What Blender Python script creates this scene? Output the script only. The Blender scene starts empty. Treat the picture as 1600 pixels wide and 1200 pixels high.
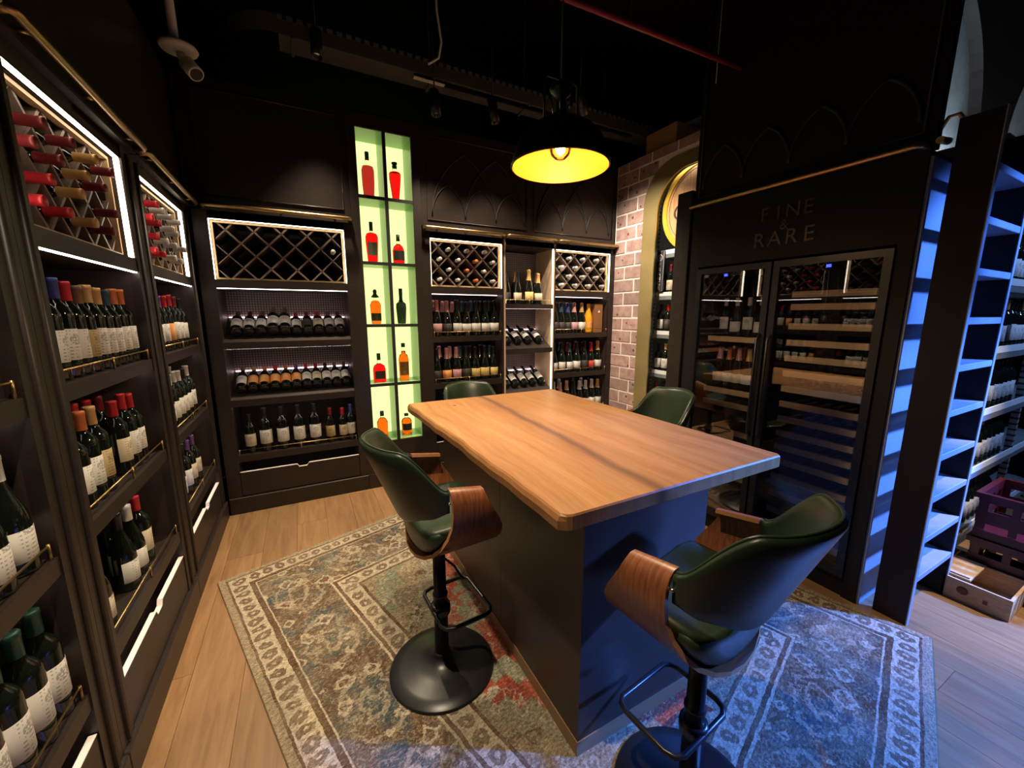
import bpy, bmesh, math, random
from mathutils import Vector, Matrix
random.seed(11)
PI = math.pi
S = bpy.context.scene
COL = S.collection

# ------------------------------------------------------------------ camera, world, exposure
cd = bpy.data.cameras.new('camera'); cam = bpy.data.objects.new('camera', cd); COL.objects.link(cam)
cd.sensor_width = 36.0; cd.lens = 617.19 / 1600 * 36.0; cd.clip_start = 0.02
cam.location = (0, 0, 1.5); cam.rotation_euler = (PI/2 - 0.175211, 0, -0.484737)
S.camera = cam
S.view_settings.view_transform = 'Standard'; S.view_settings.look = 'None'
S.view_settings.gamma = 1.0; S.view_settings.use_curve_mapping = False
S.view_settings.exposure = 0.0
W = bpy.data.worlds.new('world'); S.world = W; W.use_nodes = True
W.node_tree.nodes['Background'].inputs[0].default_value = (1.0, 0.85, 0.7, 1)
W.node_tree.nodes['Background'].inputs[1].default_value = 0.003

# ------------------------------------------------------------------ material helpers
class T:
    """small helper round a node tree"""
    def __init__(s, name):
        s.m = bpy.data.materials.new(name); s.m.use_nodes = True
        s.t = s.m.node_tree; s.b = s.t.nodes['Principled BSDF']; s.out = s.t.nodes['Material Output']
    def n(s, typ, props=None, **ins):
        nd = s.t.nodes.new('ShaderNode' + typ)
        for k, v in (props or {}).items(): setattr(nd, k, v)
        for k, v in ins.items():
            k2 = int(k[1:]) if k[0] == '_' and k[1:].isdigit() else k.replace('_', ' ')
            s.set(nd.inputs[k2], v)
        return nd
    def set(s, sock, v):
        if isinstance(v, bpy.types.NodeSocket): s.t.links.new(v, sock)
        elif isinstance(v, bpy.types.Node): s.t.links.new(v.outputs[0], sock)
        else:
            if isinstance(v, tuple) and len(v) == 3 and sock.type == 'RGBA': v = v + (1,)
            sock.default_value = v
    def math(s, op, a, b=0.0, c=0.0, clamp=False):
        return s.n('Math', {'operation': op, 'use_clamp': clamp}, _0=a, _1=b, _2=c).outputs[0]
    def obj(s, scale=(1, 1, 1), loc=(0, 0, 0)):
        tc = s.n('TexCoord')
        return s.n('Mapping', Vector=tc.outputs['Object'], Scale=scale, Location=loc).outputs[0]
    def sep(s, v): return s.n('SeparateXYZ', Vector=v)
    def noise(s, v, scale=5.0, detail=3.0, rough=0.5, dist=0.0):
        return s.n('TexNoise', Vector=v, Scale=scale, Detail=detail, Roughness=rough, Distortion=dist).outputs[0]
    def ramp(s, fac, stops, interp='LINEAR'):
        r = s.n('ValToRGB', Fac=fac); cr = r.color_ramp; cr.interpolation = interp
        while len(cr.elements) < len(stops): cr.elements.new(0.5)
        for e, (p, c) in zip(cr.elements, stops):
            e.position = p; e.color = (c[0], c[1], c[2], 1)
        return r.outputs[0]
    def mix(s, f, a, b, mode='MIX'):
        nd = s.n('Mix', {'data_type': 'RGBA', 'blend_type': mode})
        s.set(nd.inputs[0], f); s.set(nd.inputs[6], a); s.set(nd.inputs[7], b)
        return nd.outputs[2]
    def bump(s, h, strength=0.2, dist=0.002):
        s.set(s.b.inputs['Normal'], s.n('Bump', Strength=strength, Distance=dist, Height=h).outputs[0])
    def col(s, v): s.set(s.b.inputs['Base Color'], v)
    def rough(s, v): s.set(s.b.inputs['Roughness'], v)

def plain(name, c, rough=0.5, metal=0.0, spec=0.5, var=0.0, scale=20.0, bump=0.0, coat=0.0):
    t = T(name); t.rough(rough); t.b.inputs['Metallic'].default_value = metal
    t.b.inputs['Specular IOR Level'].default_value = spec
    if coat: t.b.inputs['Coat Weight'].default_value = coat
    if var or bump:
        nz = t.noise(t.obj(), scale, 4)
        if var: t.col(t.ramp(nz, [(0.25, tuple(x*(1-var) for x in c)), (0.75, tuple(min(1, x*(1+var)) for x in c))]))
        else: t.col(c)
        if bump: t.bump(nz, bump)
    else: t.col(c)
    return t.m
def glow(name, c, strength):
    t = T(name); t.col((0, 0, 0)); t.b.inputs['Emission Color'].default_value = c + (1,)
    t.b.inputs['Emission Strength'].default_value = strength
    return t.m
def tinted(name, c, rough=0.0, ior=1.3):
    t = T(name); t.col(c); t.rough(rough)
    t.b.inputs['Transmission Weight'].default_value = 1.0; t.b.inputs['IOR'].default_value = ior
    return t.m

M = {}
def cabinet_paint():
    t = T('dark brown cabinet paint')
    nz = t.noise(t.obj((3, 3, 30)), 4, 3)
    t.col(t.ramp(nz, [(0.3, (0.019, 0.0125, 0.0105)), (0.7, (0.027, 0.018, 0.015))])); t.rough(0.42)
    return t.m
M['cab'] = cabinet_paint()
M['cab_in'] = plain('brown melamine interior', (0.042, 0.025, 0.021), 0.5, var=0.12)
M['slat'] = plain('brown lattice wood', (0.20, 0.145, 0.12), 0.5, var=0.15)
M['oak_liner'] = plain('light oak liner', (0.58, 0.42, 0.28), 0.45, var=0.12, scale=9)
M['gold_wood'] = plain('pale wood lattice frame', (0.55, 0.38, 0.2), 0.45, var=0.1)
M['brass'] = plain('aged brass', (0.50, 0.34, 0.15), 0.34, metal=1.0, var=0.15)
M['brass_wall'] = plain('brushed brass sheet', (0.62, 0.50, 0.22), 0.36, metal=0.75, var=0.08, scale=4)
M['edge'] = plain('pale drawer edging', (0.82, 0.76, 0.74), 0.4)
M['led'] = glow('warm white led strip', (1.0, 0.82, 0.60), 9.0)
M['led_warm'] = glow('neutral shelf led strip', (1.0, 0.84, 0.72), 13.0)
M['led_shelf'] = glow('pink white led strip', (1.0, 0.74, 0.76), 7.0)
M['niche_back'] = glow('lime backlit acrylic', (0.88, 1.0, 0.37), 1.35)
M['niche_wall'] = plain('pale green acrylic', (0.26, 0.50, 0.20), 0.3)
M['black'] = plain('black paint', (0.012, 0.012, 0.013), 0.6)
M['black_metal'] = plain('black powder coat', (0.010, 0.010, 0.011), 0.32, var=0.1)
M['void'] = plain('matt black ceiling', (0.006, 0.006, 0.007), 0.9)
M['glass_dark'] = plain('dark bottle glass', (0.006, 0.008, 0.006), 0.07, spec=0.6)
M['glass_brown'] = plain('brown bottle glass', (0.020, 0.009, 0.004), 0.07, spec=0.6)
M['leather'] = None
M['steel'] = plain('galvanised steel', (0.42, 0.46, 0.48), 0.42, metal=0.7, var=0.15, scale=40)
M['chrome'] = plain('chrome', (0.8, 0.8, 0.8), 0.12, metal=1.0)
M['white_paint'] = plain('off white paint', (0.62, 0.62, 0.55), 0.5)
M['card'] = plain('brown cardboard', (0.32, 0.19, 0.09), 0.8, var=0.1)

def wire_grid():
    t = T('pinkish wire mesh backing')
    v = t.sep(t.obj((1, 1, 1)))
    g = 0.0
    fx = t.math('PINGPONG', v.outputs[0], 0.0095); fz = t.math('PINGPONG', v.outputs[2], 0.0095)
    m = t.math('LESS_THAN', t.math('MINIMUM', fx, fz), 0.0026)
    t.col(t.mix(m, (0.26, 0.20, 0.19), (0.035, 0.025, 0.025))); t.rough(0.5)
    return t.m
M['grid'] = wire_grid()

def label_mat(name, base, ink, seed, emblem=True):
    t = T(name)
    v = t.obj((1, 1, 1), (seed*0.37, seed*0.11, 0))
    s_ = t.sep(t.obj())
    z = s_.outputs[2]
    nz = t.noise(t.n('Mapping', Vector=v, Scale=(260, 260, 20)).outputs[0], 1.0, 2)
    lines = t.math('GREATER_THAN', t.math('SINE', t.math('MULTIPLY', z, 620.0)), 0.45)
    txt = t.math('MULTIPLY', lines, t.math('GREATER_THAN', nz, 0.5))
    inside = t.math('LESS_THAN', t.math('ABSOLUTE', s_.outputs[0]), 0.024)
    f = t.math('MULTIPLY', t.math('MULTIPLY', txt, inside), 0.62)
    if emblem:
        rr = t.math('ADD', t.math('POWER', t.math('MULTIPLY', s_.outputs[0], 55.0), 2.0),
                    t.math('POWER', t.math('MULTIPLY', t.math('SUBTRACT', z, 0.118), 62.0), 2.0))
        em = t.math('MULTIPLY', t.math('LESS_THAN', rr, 1.0), t.math('GREATER_THAN', t.noise(v, 190.0, 3), 0.47))
        f = t.math('MAXIMUM', f, t.math('MULTIPLY', em, 0.6))
    t.col(t.mix(f, base, ink)); t.rough(0.6)
    return t.m
LAB = {
 'w': ('white', label_mat('white label', (0.72, 0.70, 0.66), (0.1, 0.09, 0.09), 1)),
 'c': ('cream', label_mat('cream label', (0.66, 0.58, 0.42), (0.14, 0.09, 0.05), 2)),
 't': ('tan', label_mat('tan label', (0.48, 0.36, 0.18), (0.08, 0.05, 0.02), 3)),
 'o': ('orange', label_mat('orange label', (0.80, 0.32, 0.07), (0.75, 0.62, 0.4), 4)),
 'y': ('yellow', label_mat('yellow label', (0.78, 0.60, 0.22), (0.2, 0.12, 0.04), 5)),
 'p': ('pink', label_mat('pink label', (0.62, 0.33, 0.36), (0.12, 0.05, 0.06), 6)),
 'k': ('charcoal', label_mat('charcoal label', (0.035, 0.03, 0.03), (0.2, 0.17, 0.13), 7)),
 'r': ('red', label_mat('red label', (0.62, 0.05, 0.05), (0.8, 0.7, 0.6), 8)),
 'e': ('green', label_mat('green label', (0.35, 0.50, 0.10), (0.05, 0.12, 0.02), 9)),
 'b': ('pale blue', label_mat('pale blue label', (0.30, 0.42, 0.62), (0.04, 0.06, 0.12), 10)),
}
CAPC = {'r': ('red', (0.50, 0.022, 0.030)), 'd': ('dark red', (0.20, 0.022, 0.024)), 'g': ('gold', (0.62, 0.36, 0.12)),
 'o': ('orange', (0.60, 0.17, 0.05)), 'n': ('brown', (0.20, 0.10, 0.05)), 'b': ('blue', (0.04, 0.06, 0.22)),
 'k': ('black', (0.012, 0.011, 0.011)), 's': ('silver', (0.62, 0.60, 0.58)), 'w': ('white', (0.75, 0.74, 0.70)),
 'p': ('purple', (0.16, 0.08, 0.28)), 'e': ('green', (0.02, 0.075, 0.045)), 't': ('teal', (0.03, 0.07, 0.08)),
 'i': ('pink', (0.62, 0.30, 0.28)), 'y': ('yellow', (0.75, 0.42, 0.03))}
CAP = {k: (n, plain(n + ' foil capsule', c, 0.34, metal=0.25)) for k, (n, c) in CAPC.items()}

# ------------------------------------------------------------------ mesh helpers
class MB:
    def __init__(s): s.v = []; s.f = []; s.sm = []
    def add(s, vs, fs, smooth=False):
        o = len(s.v); s.v += [tuple(v) for v in vs]; s.f += [[i + o for i in f] for f in fs]; s.sm += [smooth]*len(fs)
        return s
    def box(s, x0, x1, y0, y1, z0, z1):
        return s.add([(x0, y0, z0), (x1, y0, z0), (x1, y1, z0), (x0, y1, z0), (x0, y0, z1), (x1, y0, z1), (x1, y1, z1), (x0, y1, z1)],
              [(3, 2, 1, 0), (4, 5, 6, 7), (0, 1, 5, 4), (1, 2, 6, 5), (2, 3, 7, 6), (3, 0, 4, 7)])
    def lathe(s, prof, seg=16, c=(0, 0, 0), a0=0.0, a1=2*PI, smooth=True):
        full = abs(a1 - a0 - 2*PI) < 1e-6; n = seg if full else seg + 1; vs = []; fs = []
        for r, z in prof:
            for i in range(n):
                a = a0 + (a1 - a0)*i/seg
                vs.append((c[0] + r*math.cos(a), c[1] + r*math.sin(a), c[2] + z))
        for j in range(len(prof) - 1):
            for i in range(seg):
                k = (i + 1) % n
                q = [j*n + i, j*n + k, (j+1)*n + k, (j+1)*n + i]
                fs.append(q)
        return s.add(vs, fs, smooth)
    def tube(s, path, r, seg=8, closed=False, caps=True):
        P = [Vector(p) for p in path]; n = len(P); vs = []; fs = []
        up = None
        for i in range(n):
            if closed: d = P[(i+1) % n] - P[i-1]
            else: d = P[min(i+1, n-1)] - P[max(i-1, 0)]
            d.normalize()
            if up is None:
                up = Vector((0, 0, 1)) if abs(d.z) < 0.9 else Vector((1, 0, 0))
            x = d.cross(up).normalized(); up = x.cross(d).normalized()
            rr = r[i] if isinstance(r, (list, tuple)) else r
            for k in range(seg):
                a = 2*PI*k/seg; vs.append(P[i] + x*(rr*math.cos(a)) + up*(rr*math.sin(a)))
        m = n if closed else n - 1
        for i in range(m):
            for k in range(seg):
                a = i*seg + k; b = i*seg + (k+1) % seg; c_ = ((i+1) % n)*seg + (k+1) % seg; d_ = ((i+1) % n)*seg + k
                fs.append((a, b, c_, d_))
        s.add(vs, fs, True)
        if caps and not closed:
            o = len(s.v) - n*seg
            s.f.append([o + k for k in range(seg)][::-1]); s.sm.append(False)
            s.f.append([o + (n-1)*seg + k for k in range(seg)]); s.sm.append(False)
        return s
    def prism(s, poly, h0, h1, axis='z'):
        """poly: (a,b) outline extruded along axis"""
        n = len(poly)
        mk = {'z': lambda a, b, h: (a, b, h), 'y': lambda a, b, h: (a, h, b), 'x': lambda a, b, h: (h, a, b)}[axis]
        vs = [mk(a, b, h0) for a, b in poly] + [mk(a, b, h1) for a, b in poly]
        fs = [list(range(n))[::-1], list(range(n, 2*n))] + [[i, (i+1) % n, n + (i+1) % n, n + i] for i in range(n)]
        return s.add(vs, fs)
    def grid(s, rows, smooth=True, wrap_u=False, wrap_v=False):
        nu = len(rows); nv = len(rows[0]); vs = [p for r in rows for p in r]; fs = []
        for i in range(nu if wrap_u else nu - 1):
            for j in range(nv if wrap_v else nv - 1):
                i2 = (i+1) % nu; j2 = (j+1) % nv
                fs.append((i*nv + j, i2*nv + j, i2*nv + j2, i*nv + j2))
        return s.add(vs, fs, smooth)
    def mesh(s, name, bevel=0.0, fix=True, segs=1):
        me = bpy.data.meshes.new(name); me.from_pydata(s.v, [], s.f)
        me.polygons.foreach_set('use_smooth', s.sm)
        if fix or bevel:
            bm = bmesh.new(); bm.from_mesh(me)
            if bevel:
                bmesh.ops.bevel(bm, geom=list(bm.edges), offset=bevel, segments=segs, affect='EDGES', profile=0.5, clamp_overlap=True)
            bmesh.ops.recalc_face_normals(bm, faces=bm.faces); bm.to_mesh(me); bm.free()
        me.update(); return me
    def build(s, name, mat, parent=None, bevel=0.0, segs=1):
        me = s.mesh(name, bevel, segs=segs)
        return link(name, me, mat, parent)
def link(name, me, mat=None, parent=None):
    if mat is not None and len(me.materials) == 0: me.materials.append(M[mat] if isinstance(mat, str) else mat)
    o = bpy.data.objects.new(name, me); COL.objects.link(o)
    if parent is not None: o.parent = parent
    return o
def tag(o, label, cat, group=None):
    o['label'] = label; o['category'] = cat
    if group: o['group'] = group
    return o
def thing(name, label, cat, loc=(0, 0, 0), rz=0.0, group=None):
    o = bpy.data.objects.new(name, None); COL.objects.link(o); o.empty_display_size = 0.1
    o.location = loc; o.rotation_euler = (0, 0, rz)
    return tag(o, label, cat, group)
def struct(o): o['kind'] = 'structure'; return o
def B(*a): return MB().box(*a)
def text_mesh(body, size, extrude=0.003, align='CENTER'):
    cu = bpy.data.curves.new('text', 'FONT'); cu.body = body; cu.size = size; cu.extrude = extrude
    cu.align_x = align; cu.align_y = 'CENTER'
    o = bpy.data.objects.new('text_tmp', cu); COL.objects.link(o)
    dg = bpy.context.evaluated_depsgraph_get()
    me = bpy.data.meshes.new_from_object(o.evaluated_get(dg))
    bpy.data.objects.remove(o); bpy.data.curves.remove(cu)
    return me
ORD = ['first', 'second', 'third', 'fourth', 'fifth', 'sixth', 'seventh', 'eighth', 'ninth', 'tenth', 'eleventh', 'twelfth', 'thirteenth', 'fourteenth']

def spot(name, loc, target, energy, color, size_deg, blend=0.8, radius=0.04):
    l = bpy.data.lights.new(name, 'SPOT'); l.energy = energy; l.color = color; l.spot_size = math.radians(size_deg)
    l.spot_blend = blend; l.shadow_soft_size = radius
    o = bpy.data.objects.new(name, l); COL.objects.link(o); o.location = loc
    o.rotation_euler = (Vector(target) - Vector(loc)).to_track_quat('-Z', 'Y').to_euler()
    return o
# lamps of the shop that shine in from outside the frame and from the ceiling track, plus an added ladder flood
WARM = (1.0, 0.80, 0.56); COOL = (0.78, 0.88, 1.0); BLUE = (0.07, 0.22, 1.0)
LAMPS = [  # position of the lamp face, aim, watts, colour, cone
    ('track', (0.231, 3.20, 3.17), (0.10, 2.60, 0), 240, WARM, 74),
    ('track', (1.010, 3.12, 2.95), (1.2, 2.85, 0), 100, WARM, 100),
    ('track', (1.465, 3.06, 2.97), (1.9, 2.75, 0), 100, WARM, 104),
    ('track', (-0.02, 0.75, 3.30), (0.24, 1.35, 0), 240, WARM, 60),
    ('track', (2.05, 2.70, 3.00), (3.0, 3.05, 1.35), 240, (1.0, 0.84, 0.66), 92),
    ('track', (3.65, -0.30, 3.30), (3.25, 0.56, 0), 420, (1.0, 0.80, 0.55), 30),
    ('track', (4.30, -0.90, 3.30), (3.95, 0.75, 0.9), 240, (0.26, 0.45, 1.0), 60),
    ('blue', (4.30, -1.30, 2.30), (2.40, 0.50, 0.3), 2900, BLUE, 47),
    ('blue', (4.05, -1.55, 2.45), (2.87, 0.60, 1.82), 1500, BLUE, 15),  # extra flood, added to carry the blue up the ladder
]

# ------------------------------------------------------------------ room shell
XL, YB = -0.613, 3.45       # front planes of the cabinet runs
def floor_mat():
    t = T('oak floor plank')
    oi = t.n('ObjectInfo'); rnd = oi.outputs['Random']
    off = t.n('CombineXYZ', X=t.math('MULTIPLY', rnd, 9.0), Y=t.math('MULTIPLY', rnd, 23.0))
    v = t.n('VectorMath', {'operation': 'ADD'}, _0=t.obj((1, 1, 1)), _1=off).outputs[0]
    grain = t.noise(t.n('Mapping', Vector=v, Scale=(9, 0.9, 1)).outputs[0], 3.0, 5, 0.6, 0.9)
    fine = t.noise(t.n('Mapping', Vector=v, Scale=(120, 5, 1)).outputs[0], 1.0, 3, 0.6)
    c = t.ramp(grain, [(0.25, (0.22, 0.115, 0.048)), (0.5, (0.33, 0.185, 0.082)), (0.75, (0.41, 0.245, 0.115))])
    c = t.mix(t.math('MULTIPLY', fine, 0.40), c, (0.16, 0.085, 0.035))
    c = t.mix(1.0, c, t.ramp(rnd, [(0, (0.82, 0.82, 0.82)), (1, (1.08, 1.06, 1.03))]), 'MULTIPLY')
    t.col(c); t.rough(0.42); t.bump(fine, 0.08, 0.001)
    return t.m
M['floor'] = floor_mat()
FX0, FX1, FY0, FY1 = -1.06, 5.6, -2.6, 4.35
fl = struct(B(FX0, FX1, FY0, FY1, -0.08, -0.014).build('floor', 'black'))
plank_me = {}
def plank(x, w, y0, y1):
    key = (round(w, 3), round(y1 - y0, 3))
    if key not in plank_me:
        plank_me[key] = B(0, w, 0, y1 - y0, -0.014, 0.0).mesh('plank'); plank_me[key].materials.append(M['floor'])
    o = link('plank', plank_me[key], None, fl); o.location = (x, y0, 0)
PW = 0.192
ci = 0; x = -0.72
while x < 5.55:
    off = [0.0, 0.62, 1.1, 0.34, 0.86][ci % 5]
    y = -2.6 - off
    while y < 3.44:
        a, b = max(y, -2.6), min(y + 1.5, 3.46)
        if b - a > 0.05: plank(x, PW - 0.0015, a, b - 0.0015)
        y += 1.5
    x += PW; ci += 1
ZC = 4.3
struct(B(FX0, FX1, FY0, FY1, ZC, ZC + 0.1).build('ceiling', 'void'))
struct(B(FX0 - 0.1, FX0, FY0, FY1, 0, ZC).build('wall_left', 'void'))
struct(B(FX0, FX1, FY1, FY1 + 0.1, 0, ZC).build('wall_back', 'void'))
struct(B(FX0, FX1, FY0 - 0.1, FY0, 0, ZC).build('wall_front', 'void'))
struct(B(FX1, FX1 + 0.1, FY0, FY1, 0, ZC).build('wall_right', 'void'))

def arch_lines(mb, xs, z0, y, r=0.006, zmax=2.98, wide=True):
    """pointed tracery: every pair of neighbouring tips carries a pointed arch"""
    def arc(cx, rad, a0, a1):
        pts = []
        for k in range(13):
            a = a0 + (a1 - a0)*k/12; p = (cx + rad*math.cos(a), y, z0 + rad*math.sin(a))
            if p[2] <= zmax: pts.append(p)
        if len(pts) > 1: mb.tube(pts, r, 6)
    for a, b in zip(xs[:-1], xs[1:]):
        d = b - a
        arc(b, d, PI, PI*2/3); arc(a, d, 0, PI/3)
    if wide:
        for a, b in zip(xs[:-2], xs[2:]):
            d = b - a
            arc(b, d, PI, PI*2/3); arc(a, d, 0, PI/3)
def frame_bead(mb, x0, x1, z0, z1, y, r=0.007):
    mb.tube([(x0, y, z0), (x1, y, z0), (x1, y, z1), (x0, y, z1)], r, 6, closed=True)

# fascia above the cabinets on the back wall, and its mouldings
fb = MB()
fb.box(XL, 0.41, YB + 0.02, YB + 0.4, 2.235, 3.02).box(0.955, 3.09, YB + 0.02, YB + 0.4, 2.235, 3.02).box(0.41, 0.955, YB + 0.02, YB + 0.4, 3.0, 3.02)
fas = struct(fb.build('wall_back_fascia', 'cab'))
for (a, b) in ((-0.52, 0.36), (1.02, 1.98), (2.06, 3.04)):
    mb = MB(); frame_bead(mb, a, b, 2.29, 2.95, YB + 0.018); mb.build('panel_moulding', 'cab', fas)
mb = MB(); arch_lines(mb, [2.10, 2.40, 2.70, 3.0], 2.33, YB + 0.016); mb.build('arch_moulding', 'black', fas)
mb = MB(); arch_lines(mb, [1.06, 1.36, 1.66, 1.96], 2.33, YB + 0.016); mb.build('arch_moulding', 'black', fas)
fl2 = struct(B(XL - 0.4, XL - 0.02, -1.6, YB + 0.4, 2.235, 3.02).build('wall_left_fascia', 'cab'))

# ------------------------------------------------------------------ bottles
def prof(kind):
    if kind == 'x':   # square shouldered
        return [(0.0, 0.004), (0.030, 0.0), (0.0368, 0.004), (0.0375, 0.01), (0.0375, 0.186), (0.0365, 0.198), (0.0310, 0.212), (0.0215, 0.225), (0.0160, 0.234), (0.0145, 0.245), (0.0140, 0.290), (0.0150, 0.291), (0.0150, 0.299), (0.0, 0.299)], 0.0142, 0.240, 0.2995
    if kind == 'y':   # sloping shoulder
        return [(0.0, 0.004), (0.032, 0.0), (0.0395, 0.004), (0.0405, 0.01), (0.0405, 0.125), (0.0390, 0.145), (0.0330, 0.172), (0.0240, 0.200), (0.0175, 0.222), (0.0150, 0.240), (0.0140, 0.288), (0.0150, 0.289), (0.0150, 0.297), (0.0, 0.297)], 0.0144, 0.238, 0.2975
    # sparkling
    return [(0.0, 0.006), (0.034, 0.0), (0.0425, 0.004), (0.0440, 0.012), (0.0440, 0.120), (0.0425, 0.145), (0.0365, 0.175), (0.0275, 0.205), (0.0200, 0.230), (0.0165, 0.255), (0.0150, 0.285), (0.0165, 0.288), (0.0165, 0.300), (0.0, 0.302)], 0.0, 0.215, 0.305
SEG = 18
_bm = {}
def bottle_mesh(kind, glass):
    k = ('body', kind, glass)
    if k not in _bm:
        me = MB().lathe(prof(kind)[0], SEG).mesh('bottle_glass'); me.materials.append(M[glass]); _bm[k] = me
    return _bm[k]
def capsule_mesh(kind, c):
    k = ('cap', kind, c)
    if k not in _bm:
        p, r, z0, z1 = prof(kind)
        if kind == 'c':
            q = [(0.0262, 0.212), (0.0216, 0.230), (0.0182, 0.255), (0.0170, 0.284), (0.0182, 0.288), (0.0180, 0.302), (0.0120, 0.308), (0.0, 0.309)]
        else:
            q = [(0.0158, z0), (0.0156, 0.288), (0.0166, 0.289), (0.0164, 0.300), (0.0150, 0.302), (0.0, 0.302)]
        me = MB().lathe(q, SEG).mesh('capsule'); me.materials.append(CAP[c][1]); _bm[k] = me
    return _bm[k]
LZ = {'x': (0.055, 0.150, 0.0381), 'y': (0.035, 0.115, 0.0411), 'c': (0.040, 0.110, 0.0446)}
def label_mesh(kind, lab, small=False):
    k = ('lab', kind, lab)
    if k not in _bm:
        z0, z1, r = LZ[kind]; h = math.radians(74)
        m = MB().lathe([(r - 0.0004, z0), (r, z0 + 0.0004), (r, z1 - 0.0004), (r - 0.0004, z1)], 12, a0=-PI/2 - h, a1=-PI/2 + h)
        me = m.mesh('label', fix=True); me.materials.append(LAB[lab][1]); _bm[k] = me
    return _bm[k]
def bottle(spec, mat4, label, group, name='wine_bottle', glass='glass_dark', scale=1.0):
    """spec 'kcl': kind, capsule, label code"""
    kind, c, lab = spec[0], spec[1], spec[2]
    o = link(name, bottle_mesh(kind, glass)); o.matrix_world = mat4 @ Matrix.Scale(scale, 4)
    tag(o, label, 'bottle', group)
    if c != '-': link('capsule', capsule_mesh(kind, c), None, o)
    if lab != '-': link('label', label_mesh(kind, lab), None, o)
    return o
def desc(spec):
    c = CAP[spec[1]][0] + '-capped' if spec[1] != '-' else 'uncapped'
    l = LAB[spec[2]][0] + ' label' if spec[2] != '-' else 'no label'
    return c, l
class Frame:
    """local frame of a cabinet: x along the front, y into the cabinet, z up"""
    def __init__(s, ox, oy, rz): s.m = Matrix.Translation((ox, oy, 0)) @ Matrix.Rotation(rz, 4, 'Z'); s.o = (ox, oy, 0); s.rz = rz
    def __call__(s, x, y, z, turn=0.0, tilt=0.0):
        return s.m @ Matrix.Translation((x, y, z)) @ Matrix.Rotation(tilt, 4, 'X') @ Matrix.Rotation(turn, 4, 'Z')
def row(fr, z, y, xs, specs, place, group, end='near end', rowname='', glass='glass_dark', jitter=0.25, scales=None):
    for i, (x, sp) in enumerate(zip(xs, specs)):
        if sp is None: continue
        c, l = desc(sp)
        lab = f"{c} bottle, {l}, {ORD[i]} from {end}, {rowname}{place}"
        bottle(sp, fr(x, y, z, random.uniform(-jitter, jitter)), lab, group, glass=glass, scale=(scales[i] if scales else random.uniform(0.97, 1.03)*(1.045 if sp[0] == 'c' else 1.0)))
def even(a, b, n): return [a + (b - a)*i/(n - 1) for i in range(n)]

# ------------------------------------------------------------------ cabinets
D = 0.42
def gallery(root, w, z, y=0.008):
    """thin brass rail on posts along a shelf"""
    r = MB().tube([(0.012, y, z + 0.04), (w - 0.012, y, z + 0.04)], 0.0028, 6).build('gallery_rail', 'brass', root)
    for px in (0.014, w/2, w - 0.014):
        MB().tube([(px, y, z), (px, y, z + 0.045)], 0.0042, 6).build('rail_post', 'brass', r)
def led(root, x0, x1, y0, y1, z0, z1, mat='led'): return B(x0, x1, y0, y1, z0, z1).build('led_strip', mat, root)
def stile(root, x0, x1, zt, fancy):
    st = B(x0, x1, -0.004, 0.03, 0.0, zt).build('stile', 'cab', root)
    if fancy:
        w = x1 - x0
        for c in fancy:
            MB().tube([(x0 + c*w, -0.004, 0.14), (x0 + c*w, -0.004, zt - 0.02)], 0.011, 8).build('bead', 'cab', st)
def top_rail(root, x0, x1):
    B(x0, x1, -0.03, 0.03, 2.19, 2.235).build('cornice', 'cab', root)
    r = MB().tube([(x0 + 0.015, -0.03, 2.205), (x0 + 0.015, -0.06, 2.212), (x0 + 0.03, -0.066, 2.214), (x1 - 0.03, -0.066, 2.214), (x1 - 0.015, -0.06, 2.212), (x1 - 0.015, -0.03, 2.205)], 0.013, 10).build('ladder_rail', 'brass', root)
    for px in (x0 + 0.12, (x0 + x1)/2, x1 - 0.12):
        MB().tube([(px, -0.03, 2.214), (px, -0.062, 2.214)], 0.007, 8).build('rail_bracket', 'brass', r)
def drawer(root, w):
    zt = 0.318; c = w/2
    notch = [(0.004, 0.135), (w - 0.004, 0.135), (w - 0.004, zt), (c + 0.042, zt), (c + 0.028, zt - 0.022), (c - 0.028, zt - 0.022), (c - 0.042, zt), (0.004, zt)]
    df = MB().prism(notch, 0.0, 0.018, 'y').build('drawer_front', 'cab', root)
    top = [(0.004, zt), (c - 0.042, zt), (c - 0.028, zt - 0.022), (c + 0.028, zt - 0.022), (c + 0.042, zt), (w - 0.004, zt)]
    e = MB()
    for (xa, za), (xb, zb) in zip(top[:-1], top[1:]):
        e.add([(xa, -0.001, za), (xb, -0.001, zb), (xb, 0.018, zb), (xa, 0.018, za), (xa, -0.001, za + 0.003), (xb, -0.001, zb + 0.003), (xb, 0.018, zb + 0.003), (xa, 0.018, za + 0.003)],
              [(3, 2, 1, 0), (4, 5, 6, 7), (0, 1, 5, 4), (1, 2, 6, 5), (2, 3, 7, 6), (3, 0, 4, 7)])
    e.build('drawer_edge', 'edge', df)
    B(0.006, w - 0.006, 0.03, D - 0.03, 0.14, 0.15).build('drawer_bottom', 'cab_in', root)
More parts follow.
